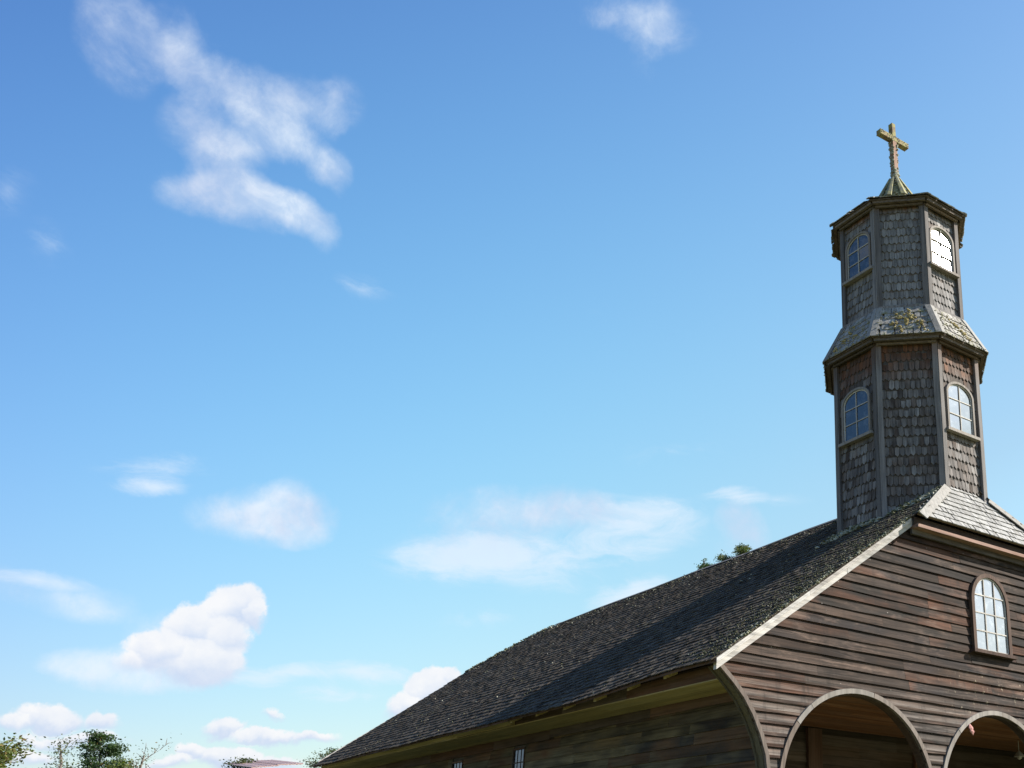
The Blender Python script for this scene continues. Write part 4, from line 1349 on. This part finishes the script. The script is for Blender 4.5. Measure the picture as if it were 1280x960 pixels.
APL, APU = 1.565, 1.335
W_L = {0: (-.02, 9.04, 9.93, 10.24, .44), 2: (0, 9.04, 9.93, 10.24, .44), 4: (0, 9.04, 9.93, 10.24, .44), 6: (0, 9.04, 9.93, 10.24, .44)}
W_U = {0: (-.02, 13.2, 14.02, 14.33, .41), 2: (0, 13.2, 14.02, 14.33, .41), 4: (0, 13.2, 14.02, 14.33, .41), 6: (0, 13.2, 14.02, 14.33, .41)}
lower = stage('lower_tower', APL, 5.2, 11.13, 6.18, 11.06, W_L, .222, rank_lower, 190)
upper = stage('upper_tower', APU, 11.3, 14.86, 12.10, 14.74, W_U, .205, rank_lower, 110)
LBL = {0: 'facing the front', 2: 'facing the left'}
for k, n, s in faces():
    for wd, ap, core, lv in ((W_L, APL, lower, 'lower'), (W_U, APU, upper, 'upper')):
        if k not in wd: continue
        c, z0, zs, za, hw = wd[k]
        fr = Frame((XT + n.x * (ap - .03), YT + n.y * (ap - .03), 0), s, (0, 0, 1), n)
        # plate closing the gap behind the window
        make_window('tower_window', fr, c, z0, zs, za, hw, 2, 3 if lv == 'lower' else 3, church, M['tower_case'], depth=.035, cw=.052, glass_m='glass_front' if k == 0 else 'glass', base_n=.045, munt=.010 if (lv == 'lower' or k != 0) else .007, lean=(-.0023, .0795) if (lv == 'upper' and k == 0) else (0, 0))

def skirt(name, ap0, z0, ap1, z1, rows, single_limit, mat, hip=True, shn='shingle'):
    """sloping octagonal roof, laid with shingles, hip boards over its corners"""
    core = prism8(Mesh(), [(ap0 - .02, z0 - .05), (ap0 - .02, z0 - .01), (ap1 - .01, z1 - .03), (ap1 - .01, z1 - .10)]).build(name, M['eave_dark'], church)
    sl = Vector((0, 0, 0))
    L_ = math.hypot(ap0 - ap1, z1 - z0)
    ly = Layer([shingle_proto(name + '_shingle_mesh', .15 * random.uniform(.7, 1.1), L_ / rows * 1.75, .017 * random.uniform(.8, 1.4), 0, 500 + i) for i in range(8)])
    for k, n, s in faces():
        upv = Vector((-n.x * (ap0 - ap1), -n.y * (ap0 - ap1), z1 - z0))
        nn = s.cross(upv)
        if nn.dot(n) < 0: nn = -nn
        fr = Frame((XT + n.x * ap0, YT + n.y * ap0, z0), s, upv, nn)
        ex = L_ / rows
        for i in range(rows):
            t = -.035 + i * ex
            hw_ = (ap0 + (ap1 - ap0) * (max(0, t) + 1.3 * ex) / L_) * T8
            x_ = -hw_ + .07
            while x_ < hw_ - .04:
                ly.put(fr.mat(x_, t + random.uniform(-.012, .012), .004, tilt=-.045 + random.uniform(-.01, .01), spin=random.uniform(-.03, .03)))
                x_ += .148 * random.uniform(.8, 1.12)
        if hip:
            # board over the corner between this face and the next
            for sg in (-1, 1):
                b0, b1 = ap0 * T8 + .015, ap1 * T8 + .008
                w_ = .12 if ap0 > 1.7 else .09
                p0, p1 = fr(sg * b0, -.05, .032 + .003 * sg), fr(sg * b1, L_, .032 + .003 * sg)
                q0, q1 = fr(sg * (b0 - w_), -.05, .032 + .003 * sg), fr(sg * (b1 - w_), L_, .032 + .003 * sg)
                dn = fr.n * -.02
                Mesh().prism([p0, q0, q1, p1], [p0 + dn, q0 + dn, q1 + dn, p1 + dn]).build('hip_board', M['hip_board'], core)
        # board under the eave edge and soffit board
        fz = Frame((XT + n.x * ap0, YT + n.y * ap0, 0), s, (0, 0, 1), n)
        h_ = ap0 * T8
        Mesh().box(fz, -h_ + .05, h_ - .05, z0 - .115, z0 - .052, -.115, -.045).build('fascia', M['eave_dark'], core)
        Mesh().box(fz, -h_ + .11, h_ - .11, z0 - .17, z0 - .117, -(ap0 - (APL if ap0 > 1.7 else APU)) + .04, -(ap0 - (APL if ap0 > 1.7 else APU)) + .09).build('bed_moulding', M['eave_dark'], core)
    return core, ly

def rank_f(mw):
    p = mw.translation
    n = Vector((mw[0][2], mw[1][2], mw[2][2]))
    f = n.dot((CAM - p).normalized())
    return (p - CAM).length if f > -.02 and in_frame(p, 3) else None
sk, ly = skirt('tower_skirt_roof', 1.80, 11.17, APU + .045, 12.06, 5, 200, M['skirt_shingle'])
print('skirt', ly.flush('shingle', M['skirt_shingle'], sk, 160, rank_f, 'hidden_shingles'))
# flashing strip where the skirt meets the upper stage
for k, n, s in faces():
    fz = Frame((XT + n.x * APU, YT + n.y * APU, 0), s, (0, 0, 1), n)
    h_ = APU * T8
    Mesh().box(fz, -h_ - .01, h_ + .01, 12.045, 12.115, -.02, .048).build('foot_strip', M['tower_post'], sk)

cap, ly = skirt('tower_cap_roof', 1.56, 14.86, .50, 15.60, 6, 100, M['skirt_shingle'], hip=True)
ly.flush('shingle', M['skirt_shingle'], cap, 0, rank_f, 'shingles')
# small steep spire of boards on top
sp = prism8(Mesh(), [(.50, 15.56), (.44, 15.72), (.10, 16.40), (.07, 16.47)]).build('spire', M['spire'], church)
for k in range(8):
    a = -math.pi / 2 + math.pi / 8 + k * math.pi / 4
    d_ = Vector((math.cos(a), math.sin(a), 0)); s_ = Vector((-math.sin(a), math.cos(a), 0))
    P0 = Vector((XT, YT, 15.68)) + d_ * .52; P1 = Vector((XT, YT, 16.46)) + d_ * .11
    nn = (P1 - P0).cross(s_).normalized()
    if nn.dot(d_) < 0: nn = -nn
    for sg in (-1, 1):
        bend = (s_ * sg * .085 - d_ * .035)
        b2 = (s_ * sg * .035 - d_ * .012)
        q = [P0, P0 + bend, P1 + b2, P1]
        Mesh().prism([p + nn * .045 for p in q], [p + nn * .01 for p in q]).build('spire_board', M['spire'], sp)

# cross, leaning a little
CX, CY = XT + .03, YT
CRF = Frame((CX, CY, 16.40), (1, 0, .018), (-.020, 0, 1), (0, -1, 0))
cr = Mesh().box(CRF, -.066, .066, 0, 1.225, -.068, .068).build('cross', M['cross_core'], church)
Mesh().box(CRF, -.06, .06, 1.345, 1.74, -.062, .062).build('cross_top', M['cross'], cr)
Mesh().box(CRF, -.50, .50, 1.215, 1.352, -.072, .072).build('cross_arm', M['cross'], cr)
pts = []
for i in range(230):
    t = random.random() ** .9 * 1.2
    sd = random.choice([-1, -1, 1, 1, 0])
    if sd == 0: p = CRF(random.uniform(-.07, .07), t * .35, .066)
    else: p = CRF(sd * .068, t, random.uniform(-.07, .07))
    pts.append((tuple(p), random.uniform(.014, .040)))
for i in range(170):
    e_ = random.choice([(1.352, 0), (1.215, 0), (0, .072), (0, .072)])
    p = CRF(random.uniform(-.5, .5), e_[0] or random.uniform(1.22, 1.35), e_[1] or random.uniform(-.07, .07)); pts.append((tuple(p), random.uniform(.007, .020)))
blob_mesh('lichen', pts, M['lichen'], cr, flat=1.1)
pts = []
for i in range(130):
    a = random.uniform(0, 2 * math.pi); t = random.random()
    r_ = .50 * (1 - t) + .10 * t
    pts.append(((XT + r_ * math.cos(a), YT + r_ * math.sin(a), 15.66 + .76 * t), random.uniform(.015, .045)))
blob_mesh('lichen', pts, M['lichen'], sp)

# lichen in gold clumps on the skirt, moss and lichen on the main roof
pts = []
def on_skirt(k, s_, t):
    for kk, n, s in faces():
        if kk == k:
            ap = 1.80 + (APU + .045 - 1.80) * t
            return Vector((XT, YT, 11.17 + .89 * t)) + n * (ap + .03) + s * s_ * ap * T8
for k, lst in {1: [(-.2, .62, 16), (.05, .45, 16), (.2, .62, 18), (-.35, .3, 10), (.12, .78, 8), (-.1, .2, 8), (.45, .35, 7), (.5, .15, 6)],
               2: [(-.25, .35, 14), (-.1, .6, 8), (.2, .3, 9), (-.5, .15, 6)],
               0: [(-.0, .55, 14), (.15, .35, 18), (.3, .2, 10), (-.2, .7, 6)],
               3: [(0, .4, 20)], 7: [(0, .4, 20)], 5: [(.1, .5, 14)]}.items():
    for s0, t0, n_ in lst:
        for _ in range(n_):
            p = on_skirt(k, s0 + random.gauss(0, .07), max(.02, min(.95, t0 + random.gauss(0, .06))))
            if p is None: continue
            pts.append((tuple(p), random.uniform(.016, .045)))
blob_mesh('lichen', pts, M['lichen_gold'], sk)
pts = []
for k, n, s in faces():
    for _ in range(60):
        p = on_skirt(k, random.uniform(-.95, .95), random.choice([0, 0, .22, .42, .62, .8]) + random.uniform(0, .03))
        if p: pts.append((tuple(p), random.uniform(.012, .030)))
blob_mesh('moss', pts, M['lichen'], sk)

pm, pl = [], []
def roof_pt(x, y, h=.075):
    z_ = EZ0 + RS * (x - EX0)
    v = warp(np.array([[x, y, z_]]))[0]
    return (v[0] - sa * h, v[1], v[2] + ca * h)
for i in range(3000):
    x = random.uniform(0.0, 6.3)
    near = abs(random.gauss(0, .55))
    y = -.15 + near * (1 + .25 * x)
    if y > 4: continue
    z_ = RIDGE_Z
    if y < hip_front_y(EZ0 + RS * (x - EX0)): continue
    p = roof_pt(x, y, random.uniform(.06, .085))
    (pm if random.random() < .86 else pl).append((p, random.uniform(.008, .020)))
for i in range(700):       # thick along the verge and by the tower foot
    x = random.uniform(.2, 4.6)
    p = roof_pt(x, -.17 + abs(random.gauss(0, .07)), random.uniform(.05, .085))
    (pl if random.random() < .5 else pm).append((p, random.uniform(.012, .03)))
for i in range(520):
    t = random.random()
    bx = 5.05 + t * 1.0; by = 2.7 - t * 2.4 + random.gauss(0, .08) - .12
    x = bx + random.uniform(-.45, .12)
    if by < hip_front_y(EZ0 + RS * (x - EX0)): continue
    (pl if random.random() < .6 else pm).append((roof_pt(x, by, random.uniform(.06, .10)), random.uniform(.025, .065)))
for i in range(900):       # scattered over the rest, richer along the ridge
    x = 6.65 - abs(random.gauss(0, .35)) if random.random() < .6 else random.uniform(0, 6.5)
    y = random.uniform(3, 20)
    if y > hip_rear_y(EZ0 + RS * x) - .1: continue
    (pl if random.random() < .45 else pm).append((roof_pt(x, y, random.uniform(.06, .08)), random.uniform(.012, .032)))
for i in range(260):       # mossy bend where ridge and rear hip meet
    x = random.uniform(4.6, 6.75); z_ = EZ0 + RS * x
    y = hip_rear_y(z_) - abs(random.gauss(0, .3)) - .05
    (pl if random.random() < .4 else pm).append((roof_pt(x, y, random.uniform(.06, .10)), random.uniform(.02, .055)))
blob_mesh('moss', pm, M['moss'], main_roof)
blob_mesh('lichen', pl, M['lichen'], main_roof)
pts = []
for i in range(170):
    t = random.random() ** 2.2
    p = HF(-hip_hw(HL * t) + abs(random.gauss(0, .07)), HL * t, .035)
    pts.append((tuple(p), random.uniform(.012, .035)))
blob_mesh('lichen', pts, M['lichen'], hip_roof)

# ------------------------------------------------------------------ small things
ms = Mesh()
rp = random.Random(2)
base = Vector((5.945, -.062, 2.735))
rings = []
for i, (dx, dz, w) in enumerate(((0, 0, .018), (.006, -.035, .05), (.022, -.07, .062), (.040, -.10, .045), (.055, -.135, .055), (.066, -.17, .03), (.078, -.195, .006))):
    c = base + Vector((dx, 0, dz))
    rings.append([c + Vector((math.cos(a) * w * (1 + .3 * math.sin(3 * a + i)), math.sin(a) * w * .45, rp.uniform(-.006, .006))) for a in [j * math.pi / 4 for j in range(8)]])
vs = [p for q in rings for p in q]
fs = [tuple(range(8))] + [(8 * i + j, 8 * i + (j + 1) % 8, 8 * i + 8 + (j + 1) % 8, 8 * i + 8 + j) for i in range(len(rings) - 1) for j in range(8)] + [tuple(range(len(vs) - 1, len(vs) - 9, -1))]
ms.add(vs, fs)
tag(ms.build('ribbon', M['cloth']), 'small faded pink ribbon tied on the left side of the middle arch', 'ribbon')

lamp = empty('hanging_lamp', (10.07, 2.0, 2.97), 'small grey lamp hanging in the shade behind the middle arch', 'lamp')
def lathe(prof, cx, cy, n=14):
    ms = Mesh()
    for r_, z_ in prof:
        for i in range(n):
            a = 2 * math.pi * i / n
            ms.v.append((cx + r_ * math.cos(a), cy + r_ * math.sin(a), z_))
    for k in range(len(prof) - 1):
        for i in range(n):
            ms.f.append((k * n + i, k * n + (i + 1) % n, k * n + n + (i + 1) % n, k * n + n + i))
    ms.f.append(tuple(range(n - 1, -1, -1)))
    ms.f.append(tuple((len(prof) - 1) * n + i for i in range(n)))
    return ms
def lchild(ms, name, mat):
    o = ms.build(name, mat, lamp)
lchild(lathe([(.008, 2.72), (.008, 2.965)], 10.07, 2.0), 'rod', M['metal'])
lchild(lathe([(.115, 2.60), (.12, 2.61), (.06, 2.69), (.03, 2.72), (.02, 2.725)], 10.07, 2.0), 'lamp_shade', M['metal'])
lchild(lathe([(.01, 2.535), (.05, 2.56), (.055, 2.60), (.03, 2.64)], 10.07, 2.0), 'bulb', M['muntin'])

# ------------------------------------------------------------------ shed
shed = empty('shed', (.6, 29.5, GROUND), 'low distant shed whose rusty roof edge just shows left of the church', 'shed')
def wbox(x0, x1, y0, y1, z0, z1):
    return Mesh().box(Frame((0, 0, 0), (1, 0, 0), (0, 0, 1), (0, -1, 0)), x0, x1, z0, z1, -y1, -y0)
wbox(-.1, 1.25, 28.3, 32.5, GROUND, 3.35).build('wall', M['shed_wall'], shed)
for k, (x0, x1, za, zb_) in enumerate(((-.33, .62, 3.46, 3.60), (.56, 1.47, 3.62, 3.72))):
    ms = Mesh()
    n = 24
    top_, bot = [], []
    for i in range(n + 1):
        x = x0 + (x1 - x0) * i / n
        z_ = za + (zb_ - za) * i / n + .016 * math.sin(i * 1.9)
        top_.append((x, z_ + .02)); bot.append((x, z_ - .01))
    ring = top_ + bot[::-1]
    ms.prism([(x, 27.9, z_) for x, z_ in ring], [(x, 32.8, z_ + .5) for x, z_ in ring])
    ms.build('roof_sheet', M['shed_roof'], shed)
wbox(-.3, 1.44, 27.95, 28.02, 3.30, 3.44).build('fascia', M['shed_roof'], shed)

# ------------------------------------------------------------------ trees
def tube(ms, pts, radii, n=6):
    b = len(ms.v)
    P = [Vector(p) for p in pts]
    for i, p in enumerate(P):
        d = (P[min(i + 1, len(P) - 1)] - P[max(i - 1, 0)]).normalized()
        a = d.orthogonal().normalized(); c = d.cross(a)
        for k in range(n):
            t = 2 * math.pi * k / n
            ms.v.append(tuple(p + (a * math.cos(t) + c * math.sin(t)) * radii[i]))
    for i in range(len(P) - 1):
        for k in range(n):
            ms.f.append((b + i * n + k, b + i * n + (k + 1) % n, b + i * n + n + (k + 1) % n, b + i * n + n + k))

def tree(base_xy, top_z, label, mat, habit='layered', crown_r=3.0, crown_from=.35, leaf=.13, seed=1, rust=0.0, n_leaf=9000, group=None, cat='tree', name='tree', dense_top=True, tip=.35):
    """tapered trunk, limbs that fork into twigs, leaves set along the twigs"""
    rt_ = random.Random(seed)
    nr = np.random.default_rng(seed)
    x, y = base_xy
    H = top_z - GROUND
    t_ = empty(name, (x, y, GROUND), label, cat, group)
    tr = Mesh()
    lean = (rt_.uniform(-.04, .04), rt_.uniform(-.04, .04))
    tp = []
    for i in range(12):
        f = i / 11
        tp.append(Vector((x + lean[0] * H * f * f + .08 * math.sin(i * 1.3 + seed), y + lean[1] * H * f * f + .08 * math.cos(i * 1.7), GROUND - .1 + (H * .985 + .1) * f)))
    r0_ = .018 * H + .04
    tube(tr, tp, [r0_ * (1 - f_ / 11.6) ** .8 + .006 for f_ in range(12)], 8)
    tr.build('trunk', M['bark'], t_)
    br = Mesh()
    seats = []
    nb = {'layered': 30, 'round': 24, 'sparse': 9}[habit]
    for i in range(nb):
        f = crown_from + (1 - crown_from) * (i + rt_.random() * .8) / nb
        k = min(10, int(f * 11)); q = f * 11 - k
        p0 = tp[k].lerp(tp[k + 1], q)
        az = i * 2.4 + rt_.uniform(-.4, .4)
        g_ = (f - crown_from) / (1 - crown_from)
        if habit == 'layered': L_ = crown_r * (1 - g_) ** .7 * rt_.uniform(.55, 1.2) + tip * rt_.uniform(.5, 1.3); el = rt_.uniform(-.05, .30)
        elif habit == 'round': L_ = crown_r * math.sqrt(max(.05, 1 - (2 * g_ - .8) ** 2 / 1.5)) * rt_.uniform(.7, 1.1); el = rt_.uniform(.1, .8)
        else: L_ = crown_r * rt_.uniform(.5, 1.0); el = rt_.uniform(.5, 1.1)
        d = Vector((math.cos(az) * math.cos(el), math.sin(az) * math.cos(el), math.sin(el)))
        pts = [p0]
        for j in range(1, 5):
            d = (d + Vector((rt_.uniform(-.15, .15), rt_.uniform(-.15, .15), rt_.uniform(-.05, .15)))).normalized()
            pts.append(pts[-1] + d * L_ / 4)
        rb_ = r0_ * .32 * (1 - g_ * .7)
        tube(br, pts, [rb_, rb_ * .7, rb_ * .45, rb_ * .28, .006], 5)
        for j in range(1, 5):
            for m_ in range(3 if habit != 'sparse' else 2):
                dd = (d + Vector((rt_.uniform(-1, 1), rt_.uniform(-1, 1), rt_.uniform(-.3, .5)))).normalized()
                l2 = L_ * rt_.uniform(.18, .36)
                e_ = pts[j] + dd * l2
                tube(br, [pts[j], pts[j].lerp(e_, .5) + Vector((0, 0, .02)), e_], [.014, .009, .004], 4)
                seats += [(pts[j].lerp(e_, w_), .13 + .10 * L_ / 3) for w_ in (.35, .7, 1.0)]
        seats.append((pts[-1], .2))
    seats += [(tp[-1] + Vector((rt_.uniform(-.12, .12), rt_.uniform(-.12, .12), rt_.uniform(-.5, .02))), .09) for _ in range(5)]
    br.build('limbs', M['bark'], t_)
    # leaves
    S = np.array([tuple(p) for p, _ in seats]); rad = np.array([r for _, r in seats])
    wgt = 1 + 2.5 * np.clip((S[:, 2] - (top_z - 3.5)) / 3.5, 0, 1) if dense_top else np.ones(len(S))
    idx = nr.choice(len(S), n_leaf, p=wgt / wgt.sum())
    flat = .45 if habit == 'layered' else .8
    C_ = S[idx] + nr.normal(0, 1, (n_leaf, 3)) * rad[idx, None] * np.array([1, 1, flat])
    A = nr.normal(0, 1, (n_leaf, 3)); A[:, 2] *= .5; A /= np.linalg.norm(A, axis=1)[:, None]
    B = np.cross(A, nr.normal(0, 1, (n_leaf, 3))); B /= np.linalg.norm(B, axis=1)[:, None]
    ls = leaf * nr.uniform(.5, 1.2, n_leaf)[:, None]
    V = np.stack([C_ - A * ls * .5, C_ + B * ls * .26, C_ + A * ls * .5, C_ - B * ls * .26], 1).reshape(-1, 3)
    me = bpy.data.meshes.new('crown')
    me.vertices.add(len(V)); me.vertices.foreach_set('co', V.ravel())
    me.loops.add(len(V)); me.loops.foreach_set('vertex_index', np.arange(len(V)))
    me.polygons.add(n_leaf); me.polygons.foreach_set('loop_start', np.arange(0, len(V), 4)); me.polygons.foreach_set('loop_total', np.full(n_leaf, 4))
    me.update(); me.validate()
    o = link('crown', me, None, t_)
    me.materials.append(M[mat]); me.materials.append(M['leaf_rust'])
    if rust:
        me.polygons.foreach_set('material_index', (nr.random(n_leaf) < rust * (1 + np.sin(C_[:, 0] * 3))).astype(np.int32))
    return t_

tree((-8.5, 25.3), 3.30, 'yellow-green bushy tree top at the bottom left corner', 'leaf_light', 'round', 1.5, .4, .14, 21, .12, 8000, name='bushy_tree')
tree((-5.0, 29.0), 4.42, 'dark green tree with layered flat boughs, tallest of the tree tops at bottom left', 'leaf_dark', 'layered', .95, .45, .11, 8, .04, 8000, name='layered_tree')
tree((-4.45, 27.4), 3.12, 'rust-tinged bush in front of the dark layered tree', 'leaf_light', 'round', .85, .4, .11, 31, .5, 4000, name='bush', cat='bush')
tree((-6.55, 23.1), 3.38, 'thin sapling with few small leaves between the two leafy tree tops', 'leaf_grey', 'sparse', .7, .5, .08, 14, 0, 800, name='sapling', cat='sapling')
tree((-4.5, 22.9), 3.28, 'bare twiggy sapling right of the dark layered tree', 'leaf_grey', 'sparse', .9, .5, .07, 17, .3, 380, name='sapling', cat='sapling')
tree((-.05, 31.3), 4.1, 'small green tree top just left of the shed roof', 'leaf_grey', 'layered', .7, .5, .10, 23, 0, 3500, name='small_tree')
tree((3.1, 30.5), 4.5, 'small green tree top at the far end of the church roof', 'leaf_grey', 'layered', 1.1, .5, .10, 27, 0, 3500, name='small_tree')
tree((18.75, 26.4), 14.80, 'tree behind the roof whose tip shows as the left of two leafy tufts', 'leaf_dark', 'layered', 1.9, .3, .12, 41, 0, 9000, tip=.42, name='tall_tree')
tree((21.35, 26.65), 16.25, 'tree behind the roof whose broad olive tip rises highest beside the ridge', 'leaf_grey', 'layered', 2.3, .3, .12, 44, .03, 13000, tip=.75, name='tall_tree')
tree((24.1, 27.15), 16.95, 'tree behind the roof with only a few leaves peeping over near the tower', 'leaf_grey', 'layered', 2.0, .3, .12, 47, 0, 8000, tip=.4, name='tall_tree')
